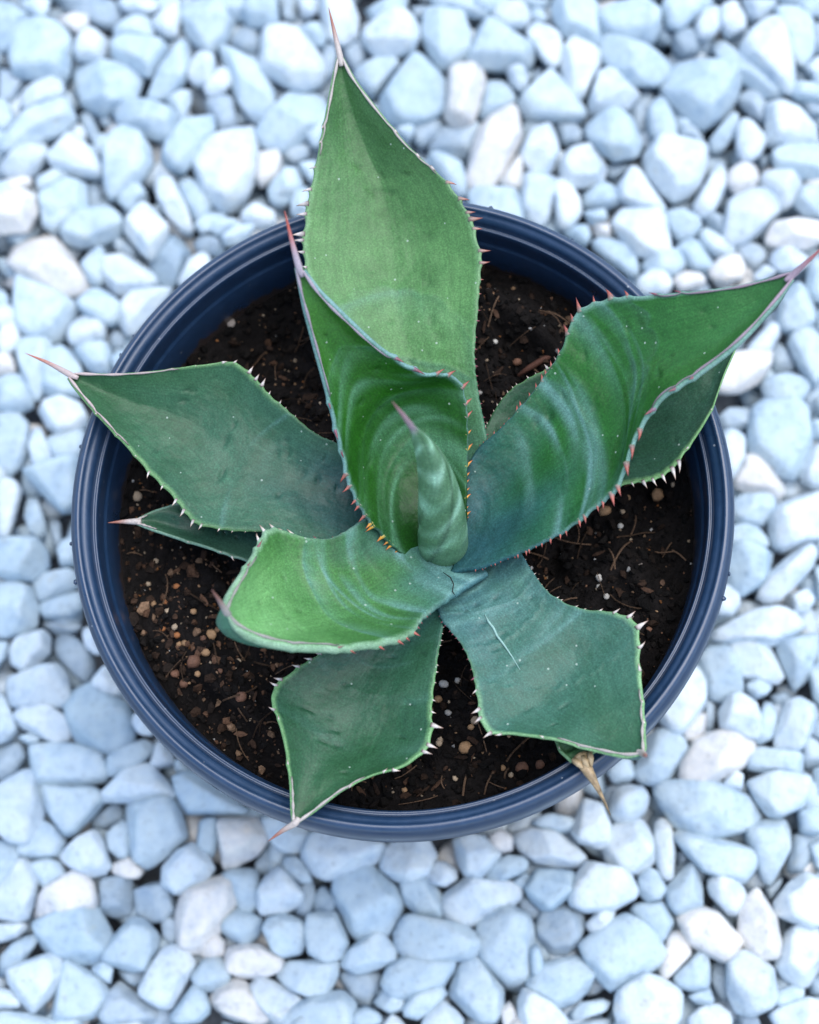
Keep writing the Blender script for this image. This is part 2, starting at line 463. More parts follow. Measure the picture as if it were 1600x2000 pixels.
b 101,150 112,146 136,144 142,160 144,174 130,188 116,197 105,190 102,172
b 138,128 148,124 168,132 192,152 188,155 148,155 142,148
w -3,138 14,126 24,120 28,134 33,154 30,170 22,178 10,176 -3,164
b 32,134 48,136 72,136 82,144 70,158 60,170 52,172 42,160 34,146
d 72,158 84,149 94,150 96,160 84,168 74,166
@0 1600 2.5
b 16,14 32,2 44,8 51,18 46,28 32,30 18,30
w 47,30 60,16 74,10 80,18 86,36 82,42 70,44 58,39
b 84,14 94,2 100,4 102,20 100,28 94,30 86,24
c 88,36 100,30 112,40 108,46 98,46 88,42
b -4,18 10,18 18,28 14,48 4,60 -4,62
w 18,32 24,36 29,48 26,64 22,76 12,79 -3,75 -4,64 8,58 16,44
b 24,34 36,31 46,34 52,44 42,50 34,53 29,46
c 26,72 36,54 56,42 64,43 72,52 74,62 72,70 56,70 46,74 34,79 27,78
d 78,56 84,46 102,46 104,60 102,74 90,76 79,72
d 106,56 118,51 128,50 134,60 137,72 132,78 118,80 108,74
w 128,38 138,26 150,20 160,28 166,38 160,48 148,54 138,58 128,50
c 140,90 139,74 144,54 158,52 176,46 186,52 184,66 176,80 168,92 160,102 150,104 140,98
b 30,82 44,75 58,69 74,69 80,78 88,96 86,103 74,112 58,111 44,108 34,98
d 28,78 40,80 34,90 30,88
w -3,82 16,80 22,84 14,92 -3,97
b -3,112 10,98 24,90 30,90 26,100 16,114 4,126 -3,124
w 12,122 18,113 38,106 46,110 49,120 40,136 26,150 18,142 8,128 6,118
b 42,156 44,138 48,114 56,111 66,118 78,126 84,136 80,146 72,154 56,158 46,158
b 72,116 80,112 88,116 86,128 82,126 74,120
b 80,110 90,92 104,78 112,80 122,90 122,100 114,116 104,118 92,114
d 126,80 132,76 137,78 138,92 136,99 128,92
d 92,118 104,118 116,116 112,128 106,130 96,124
d 78,152 84,136 94,128 102,134 112,142 124,150 120,158 100,162 84,160
w 109,134 118,116 128,102 136,100 146,106 151,114 146,124 138,134 134,146 128,147 118,142
b 132,156 142,142 152,128 160,136 164,150 156,158 140,160
w -3,132 8,134 16,142 14,147 -3,148
b -4,150 20,152 40,156 46,166 -3,168
@400 1600 2.5
b 0,0 10,0 9,20 6,28 0,26 -6,20 -4,4
c 13,0 40,0 44,8 48,16 40,28 28,34 16,38 14,28 12,14
b 46,0 60,-2 84,10 80,22 72,26 62,26 54,20 48,10
d 40,34 50,20 58,24 58,36 46,44 41,42
b 60,28 72,30 80,40 84,48 76,50 68,44 62,38
w 78,30 84,14 98,8 130,18 140,20 132,34 118,40 104,46 96,47 86,42
b 12,46 22,39 40,40 42,48 38,58 39,72 30,74 24,66 28,54
w 41,58 48,46 58,38 64,42 68,50 76,58 74,66 64,72 46,74 42,68
d 74,52 84,48 86,58 82,76 76,76 70,72 76,64
d 87,60 92,52 98,56 103,66 102,72 90,74 86,70
b 104,46 118,40 132,38 140,46 150,56 153,66 150,78 142,90 130,88 120,92 112,84 106,70 102,56
w 142,22 150,16 172,14 180,30 178,42 160,50 148,46 138,38
b 13,86 20,74 26,70 38,74 46,80 40,92 32,99 22,94
b 46,86 50,78 62,75 76,80 81,90 74,104 62,107 54,102
b 82,76 92,73 102,74 106,88 111,96 106,108 94,110 82,104 80,90
b 110,106 120,96 134,88 140,92 148,102 148,110 136,116 120,120 108,114
c 17,110 20,101 32,98 42,99 54,106 60,110 58,118 46,123 30,123 20,118
c 0,96 10,90 15,96 15,106 6,110 -4,106
b 0,110 12,108 20,120 18,128 6,134 -4,134 -10,122
b 58,122 66,112 84,111 102,112 102,124 96,136 82,138 66,132
d 104,120 118,118 138,120 136,132 128,146 120,144 110,132
c 4,142 10,132 24,125 32,128 40,140 50,154 40,160 26,156 12,150
w 37,130 44,124 54,127 66,134 76,142 68,148 62,160 54,158 44,146
b 62,158 72,146 86,138 106,135 116,144 117,154 112,166 80,170 64,168
b 118,150 126,147 136,152 138,158 128,164 116,164
b 132,144 142,132 156,138 156,148 146,152
w 140,160 146,153 152,156 158,164 150,170 140,168
@0 0 1
b 748,1920 760,1890 790,1872 830,1880 885,1880 880,1900 860,1930 820,1945 790,1950 760,1940
b 770,1840 790,1795 805,1788 850,1800 905,1810 930,1830 933,1855 915,1870 860,1878 830,1880 790,1868
b 785,1725 800,1720 830,1716 850,1730 862,1755 860,1793 820,1790 795,1765
w 1116,1755 1130,1710 1148,1687 1200,1695 1225,1703 1243,1742 1235,1755 1195,1775 1150,1778 1118,1765
b 1135,1845 1165,1820 1200,1797 1222,1787 1255,1805 1280,1830 1298,1865 1290,1880 1250,1905 1195,1928 1165,1900 1145,1870
@800 1600 2.5
w 13,44 20,34 28,34 36,40 37,46 28,52 18,50
w 35,16 44,12 58,14 70,28 60,36 54,46 44,44 38,34
c 62,14 72,8 80,14 80,24 72,26 64,22
w 82,10 96,8 114,10 128,20 137,30 130,37 116,37 100,34 86,24 78,16
b 94,2 110,-4 130,0 128,10 116,10 100,6
w 128,10 136,-14 150,-10 156,4 154,20 148,22 142,16 134,18
b 56,46 62,38 76,29 88,30 94,36 88,42 72,48 58,49
b 78,50 90,42 97,46 92,54 84,54
w 26,62 34,54 44,47 60,50 76,50 86,54 82,66 74,70 58,76 50,82 36,82 28,74
b 92,54 100,40 112,40 126,42 130,50 124,60 112,70 104,70 96,62
d 86,66 92,58 102,68 106,72 98,78 88,72
d 100,82 104,72 122,68 134,74 136,84 130,98 122,105 112,104 102,94
w 138,82 148,72 160,70 158,80 150,88 142,88
b 54,82 66,72 80,71 92,76 96,88 92,104 94,118 88,126 78,128 72,122 58,112 56,96
b 94,102 100,98 104,110 104,118 96,122
b 94,126 104,114 118,110 130,108 142,114 144,120 138,134 128,142 116,146 104,138 94,132
b 34,130 40,114 52,109 62,120 72,134 72,148 66,158 54,157 42,148 33,138
b 0,140 10,134 24,131 28,138 16,150 6,156 -6,152
w 10,160 18,148 26,142 36,150 42,158 36,168 14,168
c 72,148 78,143 82,148 84,162 74,164
w 86,142 90,133 98,136 112,144 121,154 122,160 112,168 90,166 86,154
b 122,152 134,144 150,141 156,144 152,150 136,155 126,157
d 122,160 140,157 156,156 158,166 126,168
@1200 1600 2.5
w -8,20 0,6 20,2 26,10 30,20 30,34 20,42 12,42 0,40 -6,32
w 30,-4 43,0 47,26 46,44 42,48 34,40 32,20
b 48,14 54,9 76,15 96,20 112,26 108,38 100,49 90,48 70,40 60,30
b 103,8 118,2 132,2 136,10 136,24 128,40 122,50 116,46 114,30 104,18
d 139,14 150,11 160,16 154,34 150,42 136,40
b 144,-6 160,-10 168,8 156,12 146,10
b 152,20 164,16 168,40 158,38
d 48,26 56,26 58,33 50,36
b 19,46 26,38 34,42 40,54 36,62 26,64 20,58
b 40,56 50,44 58,36 64,40 68,56 68,68 58,72 50,74 42,66
w 73,50 80,43 92,46 100,54 103,62 96,74 90,74 84,66 76,60
b 11,69 20,66 36,65 42,72 46,80 40,92 36,96 28,84
d 72,66 80,66 88,78 94,84 92,92 82,80
c 50,78 60,72 70,70 80,74 86,84 92,92 100,96 94,106 84,111 76,106 68,102 60,98 54,88
c 98,76 104,62 112,55 118,64 126,78 129,96 128,107 114,108 104,100 98,88
w 126,66 136,52 148,43 158,46 172,60 172,80 152,84 140,78 128,74
d 118,54 132,46 128,56 122,64
w 134,90 142,84 158,88 160,100 158,116 152,128 144,131 132,122 126,114 130,102
c 34,122 40,108 42,94 48,87 56,92 59,106 50,116 40,124
b 46,124 58,112 68,102 73,108 74,126 72,134 60,134 50,130
b 58,138 74,132 78,142 74,146 64,144
d 78,112 86,110 88,124 88,140 82,140 76,126
w 89,112 102,104 112,108 124,118 126,138 122,146 108,152 96,150 90,136
w 2,148 4,136 14,128 24,122 34,124 42,128 51,136 50,154 44,162 20,166 6,160
w 58,156 66,148 80,145 90,152 91,162 70,168 60,164
b 126,146 126,136 138,130 148,132 146,140 134,144
w 122,152 134,146 150,140 164,144 168,158 150,168 130,164
d 152,126 164,120 168,138 154,136
d 96,152 110,152 114,162 100,164
"""

# ------------------------------------------------------------------ ground
gv = [(-3, -3, -.034), (3, -3, -.034), (3, 3, -.034), (-3, 3, -.034)]
tag(build('ground', gv, [(0, 1, 2, 3)], M_GROUND, np.full((4, 3), (.15, .165, .185)), loc=(0, 0, -.034)), kind='structure')

# ------------------------------------------------------------------ gravel
def ico(sub):
    bm = bmesh.new(); bmesh.ops.create_icosphere(bm, subdivisions=sub, radius=1.0)
    V = np.array([v.co[:] for v in bm.verts]); F = np.array([[v.index for v in f.verts] for f in bm.faces]); bm.free()
    return V / np.linalg.norm(V, axis=1)[:, None], F
ICO4, ICO3, ICO2, ICO1 = ico(4), ico(3), ico(2), ico(1)
FACE_CACHE = {}
def hull(p):
    p = sorted(map(tuple, p))
    def half(q):
        h = []
        for a in q:
            while len(h) > 1 and (h[-1][0]-h[-2][0])*(a[1]-h[-2][1]) - (h[-1][1]-h[-2][1])*(a[0]-h[-2][0]) <= 0: h.pop()
            h.append(a)
        return h
    return np.array(half(p)[:-1] + half(p[::-1])[:-1])
def rock(poly, half_h, r, I, power=60.0):
    """rounded crushed stone: poly = hull of its outline (x, y) about its centre"""
    D, _ = I
    N, H = [], []
    n = len(poly)
    for i in range(n):
        a, b = poly[i], poly[(i + 1) % n]
        e = b - a; L = np.hypot(*e)
        if L < 1e-5: continue
        nx, ny = e[1] / L, -e[0] / L
        d = max(a[0] * nx + a[1] * ny, .0012)
        tu, tl = r.uniform(.02, .62), r.uniform(.05, .6)
        N += [(nx * math.cos(tu), ny * math.cos(tu), math.sin(tu)), (nx * math.cos(tl), ny * math.cos(tl), -math.sin(tl))]
        H += [d * math.cos(tu) + .0001, d * math.cos(tl) + .0001]
        if r.random() < .6:                      # a bevelled shoulder
            t = r.uniform(.55, 1.0)
            N.append((nx * math.cos(t), ny * math.cos(t), math.sin(t))); H.append(d * math.cos(t) + half_h * math.sin(t) * r.uniform(.5, .8))
    for k in range(r.integers(2, 5)):
        t, f = r.uniform(.05, .62), r.uniform(0, 6.283)
        N.append((math.sin(t) * math.cos(f), math.sin(t) * math.sin(f), math.cos(t))); H.append(half_h * r.uniform(.78, 1.0))
    N.append((0, 0, -1)); H.append(half_h)
    N, H = np.array(N), np.array(H)
    q = np.clip(D @ N.T, 1e-4, None) / H
    rad = (q ** power).sum(1) ** (-1 / power)
    ext = rad.max()
    wv = np.zeros(len(D))
    for k in range(5):
        f = r.normal(0, 1, 3) * (2.2 + 1.6 * k); wv += np.sin(D @ f + r.uniform(0, 6)) / (1 + k)
    rad = rad * 1.14 * (1 + .016 * wv)
    return D * rad[:, None]
TINT = {'b': (.465, .565, .625), 'w': (.60, .675, .72), 'c': (.68, .665, .64), 'd': (.37, .45, .51)}  # d is darkened: shade on the low-lying stones put into their tint
stones = []
for line in STONES.strip().split('\n'):
    if line[0] == '@':
        ox, oy, fs = map(float, line[1:].split()); continue
    q = line.split()
    pts = np.array([list(map(float, a.split(','))) for a in q[1:]]) * fs + (ox, oy)
    x, y = pts.T
    area = .5 * abs(np.dot(x, np.roll(y, 1)) - np.dot(y, np.roll(x, 1)))
    stones.append(dict(code=q[0], pts=pts, area=area, c=pts.mean(0)))
stones.sort(key=lambda s: -s['area'])
placed = []
for i, s in enumerate(stones):
    r = np.random.default_rng(1000 + i)
    zc = r.uniform(-.0025, .0025) - (.0065 if s['code'] == 'd' else 0) + (.001 if s['code'] in 'wc' else 0)
    h = (zc - RIM_Z) * 100
    W = np.array([P(a, b, h) for a, b in s['pts']])
    c = W.mean(0); poly = hull(W[:, :2] - c[:2])
    ev = np.sqrt(np.linalg.eigvalsh(np.cov((W[:, :2] - c[:2]).T)))
    s['asp'] = ev[1] / max(ev[0], 1e-5)
    half = np.clip(ev[0] * 1.15, .003, .0105) * r.uniform(.85, 1.15)
    I = ICO4 if i < 150 else ICO3
    s['I'] = I
    V = rock(poly, half, r, I)
    s['V'] = V; s['w'] = c
    t = np.array(TINT[s['code']]) * r.uniform(.94, 1.05) + r.normal(0, .03) * np.array((1, .9, .75))
    s['col'] = np.clip(np.tile(t, (len(V), 1)), .05, .92)

# how each stone is told from the rest: look, then the place it lies
RC = np.array(pix((0, 0, RIM_Z)))
def zone(s):
    x, y = s['c']; dx, dy = x - RC[0], y - RC[1]
    ring = math.hypot(dx / 642, dy / 615)
    ang = (math.degrees(math.atan2(dx, -dy)) + 360) % 360
    hour = int((ang + 15) // 30) % 12 or 12
    hours = 'one two three four five six seven eight nine ten eleven twelve'.split()[hour - 1]
    if x < 230 and y < 230: return 'in the top left corner'
    if x > 1370 and y < 230: return 'in the top right corner'
    if x < 230 and y > 1770: return 'in the bottom left corner'
    if x > 1370 and y > 1770: return 'in the bottom right corner'
    if ring < 1.16: return "touching the pot rim at %s o'clock" % hours
    if y < 75: return 'at the top edge ' + ('left of the upright spine' if x < 640 else 'right of the upright spine')
    if y > 1925: return 'at the bottom edge ' + ('left of centre' if x < 800 else 'right of centre')
    if x < 75: return 'at the left edge ' + ('above the pot centre' if y < 1020 else 'below the pot centre')
    if x > 1525: return 'at the right edge ' + ('above the pot centre' if y < 1020 else 'below the pot centre')
    return "%s the pot at %s o'clock" % ('near' if ring < 1.38 else 'far from', hours)
big_n = stones[:300]
for k, s in enumerate(big_n):
    s['size'] = 'large' if k < 75 else ('mid-sized' if k < 190 else 'small')
    s['hue'] = {'b': 'pale bluish', 'w': 'bright white', 'c': 'cream tinged', 'd': 'grey-blue'}[s['code']]
    s['shape'] = 'elongated' if s['asp'] > 1.75 else ('three-sided' if len(hull(s['pts'])) <= 4 else ('rounded' if len(hull(s['pts'])) >= 8 else 'blocky'))
    s['zone'] = zone(s)
from collections import defaultdict
groups = defaultdict(list)
for s in big_n: groups[(s['size'], s['hue'], s['shape'], s['zone'])].append(s)
ORD = ['', 'second ', 'third ', 'fourth ', 'fifth ', 'sixth ', 'seventh ']
for key, g in groups.items():
    base = '%s %s %s stone %s' % key
    if len(g) == 1: g[0]['label'] = base; continue
    xs = [a['c'][0] for a in g]; ys = [a['c'][1] for a in g]
    ax, words = (0, ('leftmost', 'rightmost')) if max(xs) - min(xs) > max(ys) - min(ys) else (1, ('uppermost', 'lowermost'))
    g.sort(key=lambda a: a['c'][ax])
    for j, a in enumerate(g):
        if len(g) == 2 or j == 0 or j == len(g) - 1: a['label'] = words[0 if j == 0 else 1] + ' ' + base
        else: a['label'] = ORD[j] + ('from left, ' if ax == 0 else 'from top, ') + base.replace('mid-sized ', '')
for s in big_n:
    if len(s['label'].replace('-', ' ').split()) > 16: s['label'] = s['label'].replace('mid-sized ', '').replace('bright ', '').replace('pale ', '')
    me = mesh_np('gravel_stone', s['V'], s['I'][1], M_STONE, s['col'])
    o = link('gravel_stone', me, None, s['w'])
    tag(o, s['label'], 'stone', 'loose white stones of the gravel bed round the pot')

# the smaller stones, the under-layer in the gaps, and the bed outside the frame: one mass
def joined(name, parts, mat):
    V, F, C, n = [], [], [], 0
    for v, f, c in parts:
        V.append(v); F.append(f + n); C.append(c); n += len(v)
    return build(name, np.vstack(V), np.vstack(F), mat, np.vstack(C), loc=(0, 0, 0))
parts = [(s['V'] + s['w'], ICO3[1], s['col']) for s in stones[300:]]
def random_stone(r, size):
    n = r.integers(5, 8)
    a = np.sort(r.uniform(0, 6.283, n) * .35 + np.arange(n) * 6.283 / n)
    k = r.uniform(1.0, 1.75); rot = r.uniform(0, 3.14)
    p = np.stack([np.cos(a) * size * k ** .5, np.sin(a) * size / k ** .5], 1)
    p = p @ np.array([[math.cos(rot), -math.sin(rot)], [math.sin(rot), math.cos(rot)]])
    return rock(hull(p), size * r.uniform(.5, .75), r, ICO2)
def scatter(n_try, smin, smax, z0, z1, ok, r, gap=.8):
    cell = smax * 2; grid = defaultdict(list); out = []
    for k in range(n_try):
        sz = smax - (smax - smin) * (k / n_try) ** .7
        x, y = r.uniform(-.40, .44), r.uniform(-.43, .52)
        if not ok(x, y): continue
        gx, gy = int(x // cell), int(y // cell)
        if any((x - a) ** 2 + (y - b) ** 2 < ((sz + c) * gap) ** 2 for i in (-1, 0, 1) for j in (-1, 0, 1) for a, b, c in grid[(gx + i, gy + j)]): continue
        grid[(gx, gy)].append((x, y, sz)); out.append((x, y, sz))
    res = []
    for x, y, sz in out:
        v = random_stone(r, sz)
        if r.random() < .5: v = v @ np.array(Matrix.Rotation(r.uniform(-.7, .7), 3, 'X'))
        code = r.choice(['b', 'w', 'c', 'd'], p=[.42, .32, .1, .16])
        t = np.array(TINT[code]) * r.uniform(.93, 1.05)
        res.append((v + (x, y, r.uniform(z0, z1)), ICO2[1], np.tile(np.clip(t, 0, .9), (len(v), 1))))
    return res
def outside(x, y):
    a, b = pix((x, y, 0)); return not (-5 < a < 1605 and -5 < b < 2005)
rr = np.random.default_rng(5)
parts += scatter(9000, .006, .0125, -.0150, -.0100, lambda x, y: x * x + y * y > .085 ** 2, rr, .74)
parts += scatter(2600, .009, .013, -.0260, -.0220, lambda x, y: x * x + y * y > .085 ** 2, rr, .80)
parts += scatter(5000, .007, .014, -.006, .002, lambda x, y: outside(x, y) and x * x + y * y > .115 ** 2, rr, .86)
tag(joined('gravel', parts, M_STONE), kind='stuff')

# ------------------------------------------------------------------ pot
def lathe(prof, seg=180):
    V, F = [], []
    for r0, z in prof:
        for k in range(seg):
            a = 2 * math.pi * k / seg; V.append((r0 * .01 * math.cos(a), r0 * .01 * math.sin(a), RIM_Z + z * .01))
    for i in range(len(prof) - 1):
        for k in range(seg):
            F.append((i * seg + k, i * seg + (k + 1) % seg, (i + 1) * seg + (k + 1) % seg, (i + 1) * seg + k))
    return V, F
pot = link('plant_pot', None, None, (0, 0, 0))
tag(pot, 'round dark navy plastic nursery pot with ridged rim, set on the white gravel', 'plant pot')
RIM = [(12.2, -2.3), (12.5, -2.05), (12.75, -1.75), (12.95, -1.55), (13.02, -1.5), (13.05, -1.42), (13.02, -1.3), (13.0, -.9), (12.99, -.62), (12.95, -.42), (12.89, -.27),
       (12.81, -.14), (12.72, -.05), (12.62, -.01), (12.55, -.02), (12.50, -.10), (12.46, -.16), (12.38, -.19), (12.28, -.25), (12.20, -.36), (12.165, -.48),
       (12.14, -.60), (12.11, -.63), (12.06, -.60), (12.02, -.58), (11.985, -.62), (11.965, -.72), (11.95, -.9)]
v, f = lathe(RIM); build('rim', v, f, M_POT, parent=pot, loc=(0, 0, RIM_Z))
WALL = [(11.95, -.9), (11.93, -1.5), (11.92, -1.62), (11.86, -1.68), (11.83, -1.75), (11.78, -3.0), (11.70, -5.0), (11.0, -12), (10.4, -18.5), (0.02, -18.55), (0.02, -18.95),
        (10.6, -18.95), (10.7, -18.5), (11.3, -12), (12.0, -4.0), (12.15, -2.35), (12.2, -2.3)]
v, f = lathe(WALL); build('wall', v, f, M_POT, parent=pot, loc=(0, 0, 0))
# bits of moulding flash left on the outer lip
fv, fc, n0 = [], [], 0
for px, py in ((150, 1135), (146, 1060), (290, 722), (318, 690), (152, 870), (905, 396), (960, 402), (1120, 465), (1426, 1120), (1420, 1170)):
    d = P(px, py, -.5); d[2] = 0; d /= np.linalg.norm(d)
    c = d * .1301 + (0, 0, RIM_Z - .006)
    V, F = ICO1; sc = rng.uniform(.0006, .0014, 3)
    fv.append(V * sc + c); fc += (F + n0).tolist(); n0 += len(V)
tag(build('moulding_flash', np.vstack(fv), fc, M_POT, parent=pot), kind='stuff')

# ------------------------------------------------------------------ soil
SOIL_H = -3.75
def lump(x, y):
    z = 0
    for k, (fx, fy, ph, a) in enumerate(SL): z = z + a * np.sin(fx * x + fy * y + ph)
    return z
SL = []
for k in range(26):
    f = 10 ** rng.uniform(1.5, 2.9); a = rng.uniform(0, 6.283)
    SL.append((f * math.cos(a), f * math.sin(a), rng.uniform(0, 6.283), .0042 / (1 + f / 90)))
def soil_z(x, y):
    r = np.sqrt(x * x + y * y)
    return RIM_Z + SOIL_H * .01 + .006 * np.clip(1 - r / .09, 0, 1) + lump(x, y) * np.clip((.121 - r) / .02, .15, 1)
NR, NA = 110, 300
V, F = [], []
for i in range(NR):
    r0 = .1185 * (i + .02) / (NR - 1)
    for k in range(NA):
        a = 2 * math.pi * k / NA; V.append((r0 * math.cos(a), r0 * math.sin(a), 0))
V = np.array(V); V[:, 2] = soil_z(V[:, 0], V[:, 1])
for i in range(NR - 1):
    for k in range(NA): F.append((i * NA + k, i * NA + (k + 1) % NA, (i + 1) * NA + (k + 1) % NA, (i + 1) * NA + k))
base_c = np.tile((.006, .0048, .0045), (len(V), 1)) * rng.uniform(.5, 1.6, (len(V), 1))
crumbs = [(V, [list(q) for q in F], base_c)]
CR = np.array([(.007, .006, .0055), (.014, .010, .008), (.036, .021, .014), (.085, .046, .028), (.17, .105, .065), (.011, .009, .008)])
def bit(r, size, flat=.6, jag=.45):
    V, F = ICO1
    d = V * (1 + r.uniform(-jag, jag, (len(V), 1))) * size * r.uniform((.6, .6, flat), (1.3, 1.3, 1.0), 3)
    q = Matrix.Rotation(r.uniform(0, 6.28), 3, Vector(r.normal(0, 1, 3)))
    return d @ np.array(q)
rs = np.random.default_rng(11)
Vs, Fs, Cs, n0 = [V], list(map(list, F)), [base_c], len(V)
for k in range(7000):
    a, r0 = rs.uniform(0, 6.283), .1175 * math.sqrt(rs.uniform(.03, 1))
    x, y = r0 * math.cos(a), r0 * math.sin(a)
    sz = .0005 + .0019 * rs.random() ** 3.2
    b = bit(rs, sz) + (x, y, float(soil_z(x, y)) + sz * .4)
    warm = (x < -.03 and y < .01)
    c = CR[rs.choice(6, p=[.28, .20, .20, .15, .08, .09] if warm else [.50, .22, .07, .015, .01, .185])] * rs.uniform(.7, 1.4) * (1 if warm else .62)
    if rs.random() < .016: c = np.array((.45, .44, .42)) * rs.uniform(.6, 1.3); b = (b - b.mean(0)) * .45 + b.mean(0)
    Vs.append(b); Fs += (ICO1[1] + n0).tolist(); Cs.append(np.tile(c, (len(b), 1))); n0 += len(b)
def tube(path, rads, k=5, up=np.array([0, 0, 1.0])):
    path = np.asarray(path, float); n = len(path)
    T = np.gradient(path, axis=0); T /= np.linalg.norm(T, axis=1)[:, None] + 1e-12
    A = np.cross(T, up); A /= np.linalg.norm(A, axis=1)[:, None] + 1e-9
    B = np.cross(A, T)
    an = np.arange(k) * 2 * math.pi / k
    V = (path[:, None, :] + (np.cos(an)[None, :, None] * A[:, None, :] + np.sin(an)[None, :, None] * B[:, None, :]) * np.asarray(rads)[:, None, None]).reshape(-1, 3)
    F = [[i * k + j, i * k + (j + 1) % k, (i + 1) * k + (j + 1) % k, (i + 1) * k + j] for i in range(n - 1) for j in range(k)]
    F += [list(range(k))[::-1], list(range((n - 1) * k, n * k))]
    return V, F
for k in range(1300):                                  # fine tan flecks
    a, r0 = rs.uniform(0, 6.283), .1165 * math.sqrt(rs.uniform(.05, 1)); x, y = r0 * math.cos(a), r0 * math.sin(a)
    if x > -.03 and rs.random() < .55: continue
    sz = rs.uniform(.00025, .0007); b = bit(rs, sz) + (x, y, float(soil_z(x, y)) + .0006)
    c = np.array(((.26, .16, .09), (.16, .085, .05), (.34, .26, .18), (.20, .085, .03))[rs.choice(4)]) * rs.uniform(.5, 1.2)
    Vs.append(b); Fs += (ICO1[1] + n0).tolist(); Cs.append(np.tile(c, (len(b), 1))); n0 += len(b)
for k in range(170):                                   # flakes of bark
    a, r0 = rs.uniform(0, 6.283), .115 * math.sqrt(rs.uniform(.05, 1)); x, y = r0 * math.cos(a), r0 * math.sin(a)
    L, W_ = rs.uniform(.0015, .0042), rs.uniform(.0006, .0014)
    b = (ICO1[0] * (1 + rs.uniform(-.3, .3, (len(ICO1[0]), 1))) * (L, W_, .0004)) @ np.array(Matrix.Rotation(rs.uniform(-.5, .5), 3, 'Y') @ Matrix.Rotation(rs.uniform(0, 3.14), 3, 'Z'))
    b = b + (x, y, float(soil_z(x, y)) + .0012)
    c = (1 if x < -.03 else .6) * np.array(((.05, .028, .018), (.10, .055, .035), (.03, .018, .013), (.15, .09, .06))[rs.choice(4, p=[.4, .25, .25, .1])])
    Vs.append(b); Fs += (ICO1[1] + n0).tolist(); Cs.append(np.tile(c, (len(b), 1))); n0 += len(b)
for k in range(210):                                   # root hairs and coir threads
    a, r0 = rs.uniform(0, 6.283), .114 * math.sqrt(rs.uniform(.05, 1))
    x, y = r0 * math.cos(a), r0 * math.sin(a); d = rs.uniform(0, 6.283); L = rs.uniform(.005, .02); cv = rs.uniform(-1.5, 1.5)
    pts = []
    for u in np.linspace(0, 1, 6):
        x += math.cos(d) * L / 6; y += math.sin(d) * L / 6; d += cv / 6
        if math.hypot(x, y) > .116: break
        pts.append((x, y, float(soil_z(x, y)) + .0012 + .0018 * math.sin(u * 3.1)))
    if len(pts) < 4: continue
    v, f = tube(pts, np.full(len(pts), rs.uniform(.00012, .0004)), 4)
    c = np.array((.13, .08, .05)) * rs.uniform(.15, 1.2)
    Vs.append(v); Fs += [[q + n0 for q in g] for g in f]; Cs.append(np.tile(c, (len(v), 1))); n0 += len(v)
soil = build('potting_soil', np.vstack(Vs), Fs, M_SOIL, np.vstack(Cs), loc=(0, 0, RIM_Z + SOIL_H * .01), smooth=False)
tag(soil, kind='stuff')
TAN, CRM, ORG, BRN, WHT, GRY = (.30, .18, .095), (.38, .29, .20), (.28, .11, .04), (.16, .08, .05), (.44, .42, .38), (.26, .22, .19)
GRIT = [(267,970,20,CRM),(290,1140,8,CRM),(305,1095,8,CRM),(328,1195,15,CRM),(325,1175,15,ORG),(345,1145,15,ORG),(412,1240,23,TAN),(402,1275,18,TAN),
 (350,1265,12,TAN),(378,1292,30,BRN),(510,665,18,BRN),(452,632,18,GRY),(360,1335,20,BRN),(342,1316,17,BRN),(350,1259,14,TAN),(341,1225,12,CRM),(346,1241,14,ORG),
 (360,1256,12,TAN),(360,1272,10,WHT),(310,1352,7,WHT),(397,1247,14,BRN),(470,1361,25,BRN),(466,1291,10,CRM),(867,1336,18,WHT),(894,1329,14,WHT),(856,1366,17,TAN),
 (837,1387,20,CRM),(927,1407,19,CRM),(911,1460,28,TAN),(875,1392,14,WHT),(920,1420,14,TAN),(821,1497,11,CRM),(890,1520,10,CRM),(790,1544,10,TAN),(860,1445,13,CRM),
 (378,1194,15,TAN),(1020,1500,25,BRN),(1054,1493,18,BRN),(982,1500,12,TAN),(1185,1165,10,WHT),(1171,1131,9,WHT),(1171,1146,10,WHT),(1340,1193,14,TAN),(858,1452,14,CRM),
 (998,1514,10,CRM),(1267,1229,12,BRN),(1285,967,28,TAN),(1182,997,26,TAN),(1212,1027,11,WHT),(1227,972,12,TAN),(1217,1000,9,CRM),(1010,707,18,BRN),(967,667,9,WHT),
 (937,767,11,WHT),(1252,1107,14,GRY),(1170,1127,10,WHT),(1365,926,10,WHT),(1316,947,9,CRM),(872,1178,8,WHT),(300,1180,13,TAN),(318,1228,12,ORG),(430,1310,12,BRN),(386,1316,14,TAN),(1232,1205,11,GRY)]
for px, py, sz, c in GRIT:
    p = P(px, py, SOIL_H); p[2] = soil_z(p[0], p[1])
    r1 = sz / 2 * .0002
    p = P(px, py, (p[2] + r1 * .6 - RIM_Z) * 100)
    V = rock(hull(np.array([(math.cos(a) * r1 * rs.uniform(.8, 1.2), math.sin(a) * r1 * rs.uniform(.7, 1.1)) for a in np.arange(6) * 1.047])), r1 * .75, rs, ICO2 if sz > 16 else ICO1, 24)
    build('grit_pebble', V + p, (ICO2 if sz > 16 else ICO1)[1], M_GRIT, np.tile(np.array(c) * rs.uniform(.8, 1.15), (len(V), 1)), parent=soil, loc=p)
tw = [P(x, y, h) for x, y, h in ((1012, 734, -3.3), (1035, 718, -3.1), (1060, 703, -3.0), (1085, 690, -2.9), (1105, 676, -3.0))]
v, f = tube(tw, [.0008, .0013, .0014, .0012, .0006], 7)
tag(build('twig', v, f, M_GRIT, np.tile((.085, .035, .022), (len(v), 1))), 'short reddish brown twig lying on the soil right of the upright leaf', 'twig')

